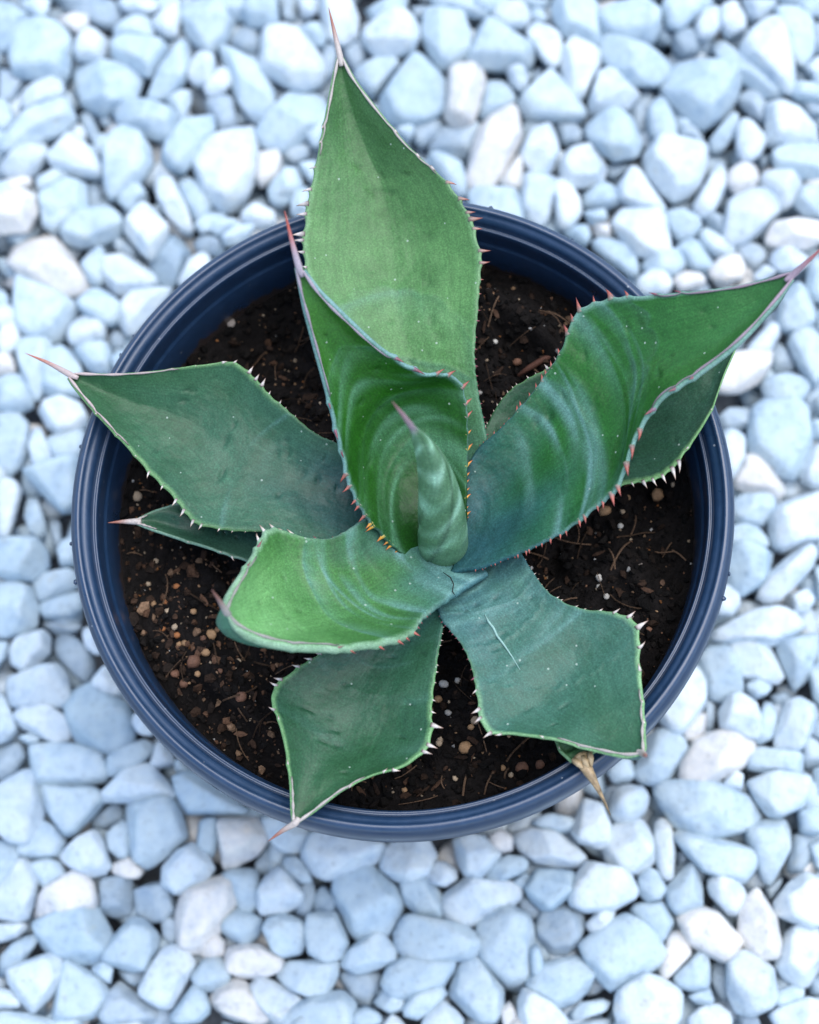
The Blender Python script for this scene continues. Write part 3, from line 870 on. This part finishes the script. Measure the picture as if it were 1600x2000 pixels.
# ------------------------------------------------------------------ agave
plant = link('agave_plant', None, None, P(870, 1090, -3))
tag(plant, 'blue-green agave rosette with toothed leaves growing in the navy pot', 'agave plant')

def catmull(K, n):
    K = np.asarray(K, float); m = (K[:, :3] + K[:, 3:]) / 2
    d = np.concatenate([[0], np.cumsum(np.linalg.norm(np.diff(m, axis=0), axis=1))]); d /= d[-1]
    T = np.zeros_like(K)
    for i in range(len(K)):
        a, b = max(i - 1, 0), min(i + 1, len(K) - 1); T[i] = (K[b] - K[a]) / (d[b] - d[a])
    u = np.linspace(0, 1, n); j = np.clip(np.searchsorted(d, u, 'right') - 1, 0, len(K) - 2)
    h = d[j + 1] - d[j]; s = ((u - d[j]) / h)[:, None]; h = h[:, None]
    return (2*s**3-3*s**2+1)*K[j] + (s**3-2*s**2+s)*h*T[j] + (-2*s**3+3*s**2)*K[j+1] + (s**3-s**2)*h*T[j+1], u
def sm(a, b, x): x = np.clip((x - a) / (b - a), 0, 1); return x * x * (3 - 2 * x)

RED, ORANGE, PALE, PURP, BROWN = 'red', 'orange', 'pale', 'purple', 'brown'
def tooth_colours(kind, k):
    if kind == PALE: return [(.10, .07, .06), (.42, .36, .32), (.62, .55, .50), (.50, .38, .30), (.16, .07, .05)]
    if kind == ORANGE: return [(.28, .30, .10), (.52, .34, .06), (.62, .27, .03), (.58, .17, .03), (.22, .05, .03)]
    if kind == BROWN: return [(.20, .20, .14), (.25, .16, .13), (.36, .20, .15), (.34, .10, .07), (.12, .04, .03)]
    if kind == PURP: return [(.20, .17, .22), (.16, .09, .12), (.20, .07, .09), (.22, .05, .06), (.10, .03, .03)]
    return [(.20, .22, .16), (.22, .13, .11), (.36, .105, .075), (.32, .065, .045), (.10, .03, .03)]

def make_leaf(rungs, depth, th, tip_col, base_col, mid_col, teeth, bands=(), spread=.11, streaks=(0, 0, 1, 0, 0), dents=10, wax=(.12, .25, .22), spine=None, horn=0, edge=.0018, edge_col=(.16, .30, .14),
              label=None, seed=0, split=.42, tooth_scale=1.0, name='leaf', n=260, keel=0.0, horn_col=((.44, .38, .34), (.30, .11, .07))):
    r = np.random.default_rng(500 + seed)
    K = np.array([np.concatenate([P(a, b, c), P(d, e, f)]) for a, b, c, d, e, f in rungs])
    Q, t = catmull(K, n)
    L, R = Q[:, :3], Q[:, 3:]
    A = R - L; wd = np.linalg.norm(A, axis=1); Mi = (L + R) / 2
    T = np.gradient(Mi, axis=0); sl = np.linalg.norm(T, axis=1); T /= sl[:, None]
    alen = np.concatenate([[0], np.cumsum(np.linalg.norm(np.diff(Mi, axis=0), axis=1))]); Ltot = alen[-1]
    N = np.cross(A, T); N /= np.linalg.norm(N, axis=1)[:, None] + 1e-12
    if np.mean(N @ cd) < 0: N = -N
    k = np.ones(25) / 25
    N = np.stack([np.convolve(np.pad(N[:, i], 12, 'edge'), k, 'valid') for i in range(3)], 1); N /= np.linalg.norm(N, axis=1)[:, None]
    Ah = A / (wd[:, None] + 1e-9)
    # teeth along both margins
    tl = []
    for side, lo, hi, tc, kinds in teeth:
        x = lo
        while x < hi:
            i = int(x * (n - 1)); cm = alen[i]
            near = math.exp(-((x - tc) / spread) ** 2)
            if x < tc: sp, ln = (.0024 + .0036 * sm(.05, tc, x)) * .85, .0015 + .0030 * near
            else: sp, ln = .0060 + .011 * sm(tc, tc + .4, x), .0020 + .0026 * near
            kd = kinds[0] if x < tc * .75 else (kinds[1] if x < tc + .12 else kinds[2])
            tl.append((side, x + r.uniform(-.3, .3) * sp / Ltot, ln * r.uniform(.75, 1.2) * tooth_scale, kd, x - tc))
            x += sp / Ltot * r.uniform(.8, 1.25)
    ns = 61
    s = np.linspace(-1, 1, ns)
    s = np.sign(s) * (1 - (1 - np.abs(s)) ** 1.25)
    dp = depth(t) * wd
    bump = {-1: np.zeros(n), 1: np.zeros(n)}
    for side, x, ln, kd, off in tl:
        wid = .0011 + .14 * ln
        bump[side] += min(.0011, .26 * ln) * np.exp(-(np.abs((t - x) * Ltot) / wid) ** 1.6)
    thick = np.minimum(th * (1 - .55 * t), .30 * wd + .0003)
    e = np.minimum(edge, .25 * wd + .0002)
    # low undulation of the blade
    un = np.zeros((n, ns))
    for q in range(7):
        f1, f2 = r.uniform(4, 22), r.uniform(.5, 4); un += np.sin(f1 * t[:, None] + f2 * s[None, :] + r.uniform(0, 6)) * .00035
    un *= (1 - np.abs(s) ** 4)[None, :] * sm(0, .15, 1 - t)[:, None]
    kt = (keel * sm(.05, .55, t))[:, None]; prof = (1 - np.abs(s) ** 2.1)[None, :] * (1 - kt) + kt * (1 - np.abs(s) ** 1.05)[None, :]
    # imprints of the neighbouring leaves pressed into the wax
    bloom = np.zeros((n, ns)); relief = np.zeros((n, ns))
    sg = s[None, :] + 0 * t[:, None]; tg = t[:, None] + 0 * s[None, :]
    for (t0, slope, curve, width, amt, nt_, ta) in bands:
        fr = (sg * nt_ + .13 * np.sin(sg * 9)) % 1.0
        saw = ta * (np.abs(fr - .5) * 2) ** 2 if nt_ else 0
        uu = tg - (t0 + slope * sg + curve * sg ** 2) + saw * .45 + .004 * np.sin(sg * 7 + t0 * 40)
        lip = sm(-.008, .004, -uu) * np.exp(-np.clip(-uu, 0, 9) / width)
        bloom += amt * lip * (.72 + .28 * np.sin(sg * 5 + t0 * 90)) * (.85 + .15 * np.sin(sg * 23 + tg * 30))
        relief += .00035 * np.exp(-(uu / .008) ** 2) * np.sign(amt)
    for q in range(streaks[0]):                      # soft wax streaks with the skin's sheen painted in, bent round the blade
        t0 = r.uniform(streaks[1], streaks[2]); wdt = r.uniform(.006, .034); cur = streaks[3] * r.uniform(.7, 1.2); tilt = r.uniform(-.03, .03)
        uu = (tg - (t0 + tilt * sg + cur * sg ** 2 + .006 * np.sin(sg * 4 + q))) / wdt
        env = sm(-.2, .7, .55 * np.sin(sg * r.uniform(1.5, 4) + r.uniform(0, 6)) + .45)
        bloom += streaks[4] * r.uniform(-.45, 1.0) * np.exp(-np.where(uu > 0, uu * 2.4, uu) ** 2) * env
        relief += .00012 * np.exp(-uu ** 2) * env
    dent = np.zeros((n, ns))
    for q in range(dents):                           # small pressed-in hooks left by neighbouring teeth
        s0, t0 = r.uniform(-.75, .75), r.uniform(.15, .8); wx, wt = r.uniform(.04, .10), r.uniform(.005, .012); sk = r.uniform(-.25, .25)
        g_ = np.exp(-((sg - s0 - sk * (tg - t0)) / wx) ** 2); v_ = (tg - t0 - .35 * (sg - s0) ** 2 / wx * .1) / wt
        dent += g_ * (np.exp(-v_ ** 2) - .6 * np.exp(-(v_ + 2.2) ** 2)); relief -= .0006 * g_ * np.exp(-v_ ** 2)
    top = L[:, None, :] * ((1 - s) / 2)[None, :, None] + R[:, None, :] * ((1 + s) / 2)[None, :, None]
    ew = np.abs(s) ** 14
    top = top + (ew * (s > 0))[None, :, None] * bump[1][:, None, None] * Ah[:, None, :] - (ew * (s < 0))[None, :, None] * bump[-1][:, None, None] * Ah[:, None, :]
    top = top + N[:, None, :] * (-dp[:, None] * prof + un + relief * (1 - np.abs(sg) ** 6))[:, :, None]
    sb = s[::-2]
    ib = list(range(ns))[::-2]
    bot = top[:, ib, :] - N[:, None, :] * (e[:, None] + thick[:, None] * (1 - np.abs(s[ib]) ** 2.4)[None, :])[:, :, None]
    # rounded margins
    def arc(edge_p, sgn, flip):
        c = edge_p - N * (e / 2)[:, None]; o = []
        for a in (math.pi * .25, math.pi * .5, math.pi * .75):
            o.append(c + (N * math.cos(a) + Ah * sgn * math.sin(a)) * (e / 2)[:, None])
        return np.stack(o[::-1] if flip else o, 1)
    ring = np.concatenate([top, arc(top[:, -1], 1, False), bot, arc(top[:, 0], -1, True)], 1)
    m = ring.shape[1]
    V = ring.reshape(-1, 3)
    ii, jj = np.meshgrid(np.arange(n - 1), np.arange(m), indexing='ij')
    F = np.stack([ii * m + jj, ii * m + (jj + 1) % m, (ii + 1) * m + (jj + 1) % m, (ii + 1) * m + jj], -1).reshape(-1, 4).tolist()
    F += [list(range(m))[::-1], list(range((n - 1) * m, n * m))]
    # colours of the skin
    tip_col, mid_col, base_col, ec = map(np.array, (tip_col, mid_col, base_col, edge_col))
    wob = .05 * np.sin(sg * 3 + seed) + .03 * np.sin(sg * 7 + tg * 9)
    a1 = sm(.0, split, tg + wob)[..., None]; a2 = sm(split, 1.0, tg + wob)[..., None]
    c = base_col * (1 - a1) + mid_col * a1; c = c * (1 - a2) + tip_col * a2
    bl = np.clip(bloom, -1, 1)[..., None]
    c = np.where(bl > 0, c * (1 - bl * .8) + np.array(wax) * bl * .8, c * (1 + bl * .6))
    c = c * (1 - .20 * np.clip(dent, -1, 1))[..., None]  # shaded and lit sides of the dents painted into the skin
    em = (sm(.945, .998, np.abs(sg)) * sm(.30, .6, tg))[..., None]
    c = c * (1 - em * .6) + ec * em * .6
    eg = np.tile((ec * .85)[None, None, :], (n, 3, 1)); eg = eg * sm(.1, .5, t)[:, None, None] + base_col * (1 - sm(.1, .5, t))[:, None, None]
    cb = np.tile((mid_col * .55 + base_col * .55)[None, None, :], (n, len(ib), 1))
    C = np.concatenate([c, eg, cb, eg], 1).reshape(-1, 3)
    UV = np.stack([np.tile(np.concatenate([s, [1] * 3, s[ib], [-1] * 3]) * .5, (n, 1)), np.tile(t[:, None], (1, m))], -1).reshape(-1, 2)
    leaf = build(name, V, F, M_LEAF, np.clip(C, .004, .9), parent=plant, loc=Mi[0], uv=UV)
    if label: leaf['label'] = label
    # teeth: curved flattened thorns, each its own piece
    for side, x, ln, kd, off in tl:
        i = min(max(int(round(x * (n - 1))), 1), n - 2)
        edge_p = (top[i, -1] if side > 0 else top[i, 0]) - N[i] * e[i] * .35
        out = Ah[i] * side
        back = -1.0 if off > .05 else r.uniform(-.4, .7)
        hook = T[i] * back * r.uniform(.2, .7)
        if off > .12: out = out * .45 + N[i] * .55 - T[i] * .6; out /= np.linalg.norm(out)
        u = np.array([-.12, .1, .38, .7, 1.0])
        path = edge_p + ln * (u[:, None] * (out + N[i] * r.uniform(-.05, .25)) + (u ** 2)[:, None] * hook * .5)
        r0 = ln * r.uniform(.17, .23) + .00018
        rad = r0 * np.array([1.15, .95, .6, .3, .05])
        v, f = tube(path, rad, 6, N[i])
        cc = np.repeat(np.array(tooth_colours(kd, 5)) * r.uniform(.85, 1.15), 6, 0)
        build('tooth', v, f, M_THORN, np.clip(cc, .01, .9), parent=leaf, loc=edge_p)
    # end spine with the horny strips that run down the margins
    if spine:
        tipp = (top[-1, 0] + top[-1, -1]) / 2
        pts = np.vstack([Mi[-6] , tipp] + [P(*q) for q in spine])
        pk, uu = catmull(np.hstack([pts, pts]), 22); pk = pk[:, :3]
        rb = float(np.clip(wd[-6] * .42, .0008, .0013))
        rad = rb * np.concatenate([np.linspace(.7, 1.0, 4), np.linspace(1, .04, 18) ** .8])
        v, f = tube(pk, rad, 10, N[-1])
        h0, h1 = map(np.array, horn_col)
        g = np.linspace(0, 1, 22)[:, None]
        cc = np.repeat(h0 * (1 - sm(.25, .8, g)) + h1 * sm(.25, .8, g), 10, 0)
        Vh, Fh, Ch, n1 = [v], list(f), [cc], len(v)
        if horn:
            i0 = int((1 - horn) * (n - 1))
            for sd_, j in ((-1, 0), (1, -1)):
                pth = top[i0 + (9 if sd_ < 0 else 0):, j] + N[i0 + (9 if sd_ < 0 else 0):] * .0003 - Ah[i0 + (9 if sd_ < 0 else 0):] * sd_ * .0004
                g = np.linspace(0, 1, len(pth))
                v, f = tube(pth, (.0002 + .00042 * g ** .6) * (.85 + .3 * np.sin(g * 23)), 6, N[-1])
                cc = np.repeat((h0 * .95)[None, :] * (.75 + .35 * g[:, None]) * (1 - .6 * np.exp(-(g[:, None] / .06) ** 2)), 6, 0)
                Vh.append(v); Fh += [[q + n1 for q in a] for a in f]; Ch.append(cc); n1 += len(v)
        build('spine', np.vstack(Vh), Fh, M_THORN, np.clip(np.vstack(Ch), .01, .9), parent=leaf, loc=tipp)
    return leaf, top, N, t

G_TIP, G_MID, G_BASE = (.030, .085, .035), (.028, .080, .036), (.026, .080, .070)

# long upright leaf at the top
make_leaf([(820,1010,-.3,950,985,-.3),(790,900,.2,947,870,.2),(735,780,.8,928,760,.8),(660,640,1.3,922,680,1.3),(615,560,1.6,930,580,1.6),(598,500,1.8,933,500,1.8),
           (600,440,2.0,912,425,2.0),(615,350,2.3,868,355,2.3),(628,280,2.5,800,290,2.5),(640,215,2.8,737,215,2.8),(652,150,3.1,690,152,3.1),(659,112,3.3,670,112,3.3)],
          lambda t: .08 + .22 * t ** 1.8, .006, (.040, .115, .035), (.055, .150, .095), (.082, .200, .062),
          [(1, .12, .90, .62, (PURP, BROWN, PALE)), (-1, .45, .88, .62, (PURP, PALE, PALE))],
          bands=[(.50, .0, -.10, .05, .2, 3, .03), (.33, .0, -.05, .06, .3, 0, 0)], streaks=(6, .1, .5, -.06, .4), dents=16,
          spine=[(655, 70, 3.5), (642, 14, 3.7)], horn=.26, seed=1, label='long broad leaf pointing straight up', keel=.55)
# small leaf on the right, low behind the big right one
make_leaf([(920,930,-1,950,1080,-1),(955,830,-.7,1040,1030,-.7),(1000,765,-.4,1120,980,-.4),(1090,715,-.1,1215,943,-.1),(1180,680,.2,1290,925,.2),(1280,660,.4,1342,872,.4),
           (1350,655,.5,1388,800,.5),(1400,650,.6,1414,730,.6),(1428,652,.7,1434,685,.7),(1440,660,.7,1442,668,.7)],
          lambda t: .08 + .04 * t, .005, (.026, .080, .040), (.03, .10, .045), (.022, .070, .036), [(1, .45, .93, .62, (PALE, PALE, PALE)), (-1, .12, .5, .55, (PALE, PALE, PALE))], seed=2,
          label='dark flat leaf mostly hidden beneath the big right leaf', edge_col=(.22, .42, .16))
# tiny leaf low on the left
make_leaf([(580,950,-1.3,600,1125,-1.3),(480,962,-1.1,490,1094,-1.1),(410,975,-.9,420,1072,-.9),(350,985,-.8,350,1050,-.8),(305,998,-.7,305,1035,-.7),(266,1014,-.6,266,1023,-.6)],
          lambda t: .10 + .05 * t, .004, (.030, .085, .045), G_BASE, (.024, .072, .045), [(1, .15, .9, .35, (PALE, PALE, PALE)), (-1, .45, .9, .35, (PALE, PALE, PALE))], seed=3,
          spine=[(240, 1019, -.55), (211, 1021, -.5)], horn=.12, label='small narrow leaf low at the left', edge_col=(.2, .34, .24), tooth_scale=.7, n=160)
# small dying leaf beneath the lower right leaf
lf, tp, Nn, tt = make_leaf([(1040,1380,-.9,1140,1400,-.9),(1085,1440,-.1,1172,1440,-.1),(1100,1468,.25,1165,1462,.25),(1118,1486,.35,1154,1472,.35)],
          lambda t: .10 + 0 * t, .003, (.045, .12, .045), G_BASE, (.04, .11, .045), [(-1, .5, .9, .5, (PALE, PALE, PALE))], seed=4, n=80,
          label='short leaf with a dried tan tip under the lower right leaf', tooth_scale=.6)
pk, _ = catmull(np.array([np.concatenate([P(*q), P(*q)]) for q in ((1134,1476,.35),(1146,1500,.5),(1160,1525,.5),(1174,1552,.3),(1185,1575,0),(1192,1592,-.3))]), 24); pk = pk[:, :3]
g = np.linspace(0, 1, 24)
v, f = tube(pk, np.interp(g, [0, .12, .45, .7, 1], [.0030, .0027, .0013, .0006, .0002]), 9)
cc = np.repeat(np.array((.42, .29, .155))[None, :] * (1 - .6 * g[:, None]) * (.8 + .4 * np.abs(np.sin(g * 17))[:, None]), 9, 0) * rng.uniform(.55, 1.35, (len(v), 1))
build('dried_tip', v, f, M_THORN, cc, parent=lf)
for q in range(3):                                        # torn papery edges round the dried tip
    a0 = ((1120,1484,.5),(1138,1478,.6),(1152,1470,.6))[q]
    b0 = ((1142,1502,.6),(1150,1500,.7),(1156,1496,.7))[q]
    v, f = tube([P(*a0), (P(*a0) + P(*b0)) / 2 + (0, 0, .001), P(*b0)], [.0011, .0013, .0004], 5)
    build('dried_shred', v, f, M_THORN, np.tile((.50, .36, .20), (len(v), 1)), parent=lf)
# left leaf
make_leaf([(800,930,-.6,770,1100,-.6),(715,895,-.2,690,1085,-.2),(655,868,.2,590,1055,.2),(612,848,.5,520,1035,.4),(566,810,.7,450,1031,.6),(525,775,.9,385,1016,.8),(492,740,1,345,970,.9),
           (455,711,1.1,300,925,1.0),(380,716,1.2,250,870,1.1),(300,726,1.2,207,825,1.1),(220,731,1.1,165,778,1.1),(148,729,1.1,133,738,1.1)],
          lambda t: .08 + .16 * t, .006, (.024, .085, .030), (.020, .068, .070), (.036, .105, .058),
          [(1, .22, .88, .55, (PALE, PALE, PALE)), (-1, .25, .9, .55, (PALE, PALE, PALE))], streaks=(8, .08, .5, -.05, .45), dents=16,
          spine=[(95, 709, .8), (50, 690, .6)], horn=.27, seed=5, tooth_scale=.72, label='broad leaf pointing left over the rim', keel=.4, edge_col=(.17, .33, .13), horn_col=((.46, .36, .33), (.45, .16, .10)))
# bottom leaf
make_leaf([(800,1120,-.9,890,1130,-.9),(745,1185,-.6,868,1190,-.6),(695,1235,-.2,855,1250,-.2),(630,1278,.1,845,1320,.1),(575,1312,.3,838,1385,.3),(535,1357,.6,836,1440,.5),
           (548,1410,.8,795,1490,.7),(562,1470,.9,735,1510,.8),(569,1530,.9,677,1537,.9),(571,1580,.8,616,1582,.8),(572,1607,.8,583,1607,.8)],
          lambda t: .06 + .14 * t, .005, (.022, .080, .030), (.026, .085, .082), (.026, .088, .046),
          [(1, .12, .88, .62, (PALE, PALE, PALE)), (-1, .35, .9, .52, (PALE, PALE, PALE))], streaks=(8, .1, .7, -.06, .3), dents=14,
          spine=[(553, 1622, .6), (524, 1643, .4)], horn=.20, seed=6, label='broad leaf pointing down over the near rim', edge_col=(.20, .40, .16))
# lower right leaf
def pix_many(q):
    q = q - CAM; z = q @ FWD
    return 800 + FPX * (q @ RIGHT) / z, 1000 - FPX * (q @ UP) / z
LEAVES = {}
LEAVES['scar'] = make_leaf([(850,1160,-.8,1000,1050,-.8),(866,1205,-.3,1030,1110,-.3),(903,1250,.1,1072,1162,.1),(927,1305,.4,1130,1190,.4),(938,1368,.7,1192,1198,.7),(953,1422,.9,1238,1222,.9),
           (1010,1432,1.1,1245,1300,1.1),(1080,1441,1.4,1252,1360,1.4),(1160,1463,1.7,1256,1420,1.7),(1220,1475,2.0,1258,1455,2.0),(1248,1474,2.2,1259,1467,2.2)],
          lambda t: .04 + .06 * t, .005, (.030, .100, .048), (.050, .130, .135), (.042, .122, .085),
          [(1, .10, .92, .56, (PALE, PALE, PALE)), (-1, .12, .92, .56, (PURP, PALE, PALE))], streaks=(12, .05, .45, -.04, .7), dents=12, bands=[(.20, .04, -.06, .05, .35, 0, 0), (.33, -.03, -.05, .05, .25, 4, .03), (.6, .1, -.1, .06, .14, 4, .04)],
          spine=[(1261, 1476, 2.9), (1258, 1473, 3.4)], horn=.24, seed=7, label='broad pale leaf at the lower right with its tip turned up', edge_col=(.24, .44, .20))
# lower left leaf, tip curling towards the viewer
make_leaf([(815,965,-.4,950,1115,-.4),(765,992,.1,895,1148,.1),(712,1022,.7,845,1180,.7),(650,1056,1.3,815,1205,1.4),(590,1049,1.9,798,1228,2.0),(535,1036,2.5,742,1249,2.8),
           (507,1075,3.3,660,1259,3.6),(482,1115,4.2,580,1257,4.5),(460,1150,5.2,515,1245,5.3),(446,1178,6.0,465,1222,6.0),(441,1193,6.5,447,1203,6.5)],
          lambda t: .10 + .16 * t, .006, (.17, .385, .14), (.060, .150, .150), (.046, .150, .036),  # tip colour raised: sky light on the upturned tip painted in
          [(1, .12, .80, .50, (PURP, RED, PURP)), (-1, .18, .80, .55, (PURP, PALE, PURP))],
          bands=[(.19, .05, -.05, .04, .5, 4, .03), (.53, .05, -.06, .03, .8, 0, 0)], streaks=(22, .06, .46, -.05, 1.0), dents=8, wax=(.13, .27, .24),
          spine=[(430, 1175, 7.2), (414, 1152, 7.9)], horn=.34, seed=8, spread=.16, label='bright leaf at the lower left curling up', edge=.0038, edge_col=(.26, .42, .27), horn_col=((.34, .31, .28), (.22, .10, .08)))
# big right leaf
make_leaf([(900,985,-.3,880,1115,-.3),(920,900,.2,945,1100,.2),(985,835,.8,1020,1070,.9),(1050,760,1.5,1100,1030,1.6),(1095,690,2.2,1165,980,2.4),(1128,615,2.8,1205,940,3.2),
           (1190,588,3.4,1238,850,4.0),(1270,580,4.2,1290,775,4.8),(1350,572,4.9,1370,722,5.4),(1430,562,5.5,1440,668,5.9),(1500,546,6.0,1502,603,6.2),(1545,531,6.4,1550,545,6.4)],
          lambda t: .09 + .13 * t, .006, (.034, .135, .034), (.022, .080, .088), (.016, .098, .012),
          [(1, .06, .82, .50, (RED, RED, PURP)), (-1, .10, .80, .50, (RED, RED, PURP))],
          bands=[(.40, .02, -.05, .03, .5, 0, 0), (.57, -.04, -.06, .022, .75, 0, 0), (.63, -.1, -.1, .02, .3, 2, .05)], streaks=(22, .06, .60, -.04, .85), dents=14,
          spine=[(1576, 512, 6.8), (1612, 478, 7.2)], horn=.36, seed=9, spread=.26, tooth_scale=1.0, label='large channelled leaf rising to the right edge', edge=.0024, edge_col=(.18, .33, .27), horn_col=((.30, .22, .26), (.30, .10, .10)), keel=.1)
# inner upright channelled leaf
make_leaf([(868,1112,-1.6,905,1085,-1.6),(815,1096,-.5,908,1010,-.2),(774,1064,.3,908,940,.4),(726,1012,1.2,910,840,1.4),(694,958,2.0,893,748,2.5),(668,870,3.2,820,732,3.8),(645,780,4.5,748,688,5.0),
           (612,660,6.0,682,630,6.2),(590,580,7.2,627,575,7.3),(577,525,8.0,594,528,8.0)],
          lambda t: .26 * sm(.0, .30, t), .005, (.045, .165, .026), (.004, .030, .004), (.015, .092, .006),  # dark base and middle colours paint the deep shadow round the spike
          [(1, .08, .72, .40, (ORANGE, RED, PURP)), (-1, .06, .70, .40, (ORANGE, RED, PURP))],
          bands=[(.36, .02, -.13, .03, .5, 0, 0), (.50, .02, -.13, .03, .4, 0, 0), (.74, .0, -.06, .03, .8, 0, 0)], split=.55, streaks=(15, .30, .70, -.13, .9), dents=6, wax=(.085, .22, .115),
          spine=[(570, 470, 8.6), (556, 412, 9.2)], horn=.36, seed=10, spread=.34, tooth_scale=.82, label='inner upright channelled leaf behind the furled spike', edge=.0025, edge_col=(.20, .36, .34), horn_col=((.36, .30, .34), (.42, .09, .06)))
# furled spike in the heart of the rosette
cl = np.array([P(a, b, h) for a, b, h in ((868,1075,-1.2),(866,1052,0),(863,1000,2),(855,945,4),(842,900,5.6),(826,868,7.0),(812,845,8.2),(803,832,8.9))])
rp = [45, 47, 45, 37, 28, 19, 10, 5]
rw = np.array([q / FPX * ((c - CAM) @ FWD) for q, c in zip(rp, cl)])
K = np.hstack([cl, np.stack([rw, rw, rw], 1)]); Q, tt = catmull(K, 120)
cen, rad = Q[:, :3], Q[:, 3]
kk = 64; an = np.arange(kk) * 2 * math.pi / kk
T = np.gradient(cen, axis=0); T /= np.linalg.norm(T, axis=1)[:, None]
A = np.cross(T, [0, 1, 0]); A /= np.linalg.norm(A, axis=1)[:, None]; B = np.cross(A, T)
ta, aa = np.meshgrid(tt, an, indexing='ij')
spi = (aa / (2 * math.pi) + ta * .55 + .1) % 1.0                    # overlapping margin winding up the spike
rr_ = rad[:, None] * (1 + .10 * (1 - spi) * (1 - ta) + .004 * np.sin(ta * 40 + aa * 2))
teeth_imp = np.exp(-((spi - .22 - .03 * np.abs(((ta * 17) % 1) - .5)) / .025) ** 2)
V = cen[:, None, :] + (np.cos(aa)[..., None] * A[:, None, :] + np.sin(aa)[..., None] * B[:, None, :]) * (rr_ - .0004 * teeth_imp)[..., None]
F = [[i * kk + j, i * kk + (j + 1) % kk, (i + 1) * kk + (j + 1) % kk, (i + 1) * kk + j] for i in range(119) for j in range(kk)]
F += [list(range(119 * kk, 120 * kk))]
st = .5 + .5 * np.sin(ta * 34 + 6 * ta ** 2 + aa * 1.6 + 1.6 * np.sin(aa * 2 + ta * 9)) ; st2 = .5 + .5 * np.sin(ta * 19 + aa * 3 + 1.3)
C = np.array((.095, .205, .105))[None, None, :] + np.array((.12, .19, .15))[None, None, :] * (st ** 2.5 * sm(.05, .3, ta) * 1.25 * (.3 + st2) + .25 * st2 ** 2)[..., None]
C = C * (1 - .45 * np.exp(-(np.minimum(spi, 1 - spi) / .02) ** 2))[..., None]
C = C * (1 - .75 * teeth_imp[..., None] * (1 - sm(.25, .5, ta))[..., None])
C = C * (1 - sm(.93, 1, ta))[..., None] + np.array((.30, .26, .28)) * sm(.93, 1, ta)[..., None]
UV = np.stack([spi, ta], -1).reshape(-1, 2)
bud = build('furled_leaf', V.reshape(-1, 3), F, M_LEAF, C.reshape(-1, 3), parent=plant, loc=cl[0], uv=UV)
bud['label'] = 'tightly rolled pale green spike in the heart'
pk, _ = catmull(np.array([np.concatenate([q, q]) for q in (cen[-4], cen[-1], P(790, 814, 9.5), P(766, 784, 10.2))]), 18); pk = pk[:, :3]
g = np.linspace(0, 1, 18)[:, None]
v, f = tube(pk, np.interp(g[:, 0], [0, .2, .6, 1], [.0009, .0012, .0008, .0001]), 8)
build('spine', v, f, M_THORN, np.repeat(np.array((.32, .26, .30)) * (1 - g) + np.array((.22, .10, .10)) * g, 8, 0), parent=bud)
# the pale scratch across the lower right leaf
lw, topw, Nw, tw_ = LEAVES['scar']
def on_leaf(px, py):
    q = topw.reshape(-1, 3); X, Y = pix_many(q); i = int(np.argmin((X - px) ** 2 + (Y - py) ** 2)); return q[i] + Nw[i // topw.shape[1]] * .0003
v, f = tube([on_leaf(946 + 71 * g, 1202 + 108 * g) for g in np.linspace(0, 1, 9)], .00055 * np.array([.3, .9, 1, .9, .8, .65, .5, .35, .15]), 5)
build('scar', v, f, M_THORN, np.tile((.26, .42, .36), (len(v), 1)), parent=lw)
# a dry thread stuck to the heart of the rosette
th = [P(866, 1118, .1), P(880, 1128, .3), P(886, 1140, .35), P(884, 1155, .3), P(890, 1165, .1)]
v, f = tube(th, [.00012, .00022, .00022, .0002, .00012], 5)
tag(build('root_thread', v, f, M_SOIL, np.tile((.02, .014, .012), (len(v), 1))), 'thin black thread lying across the leaf bases below the furled spike', 'thread')
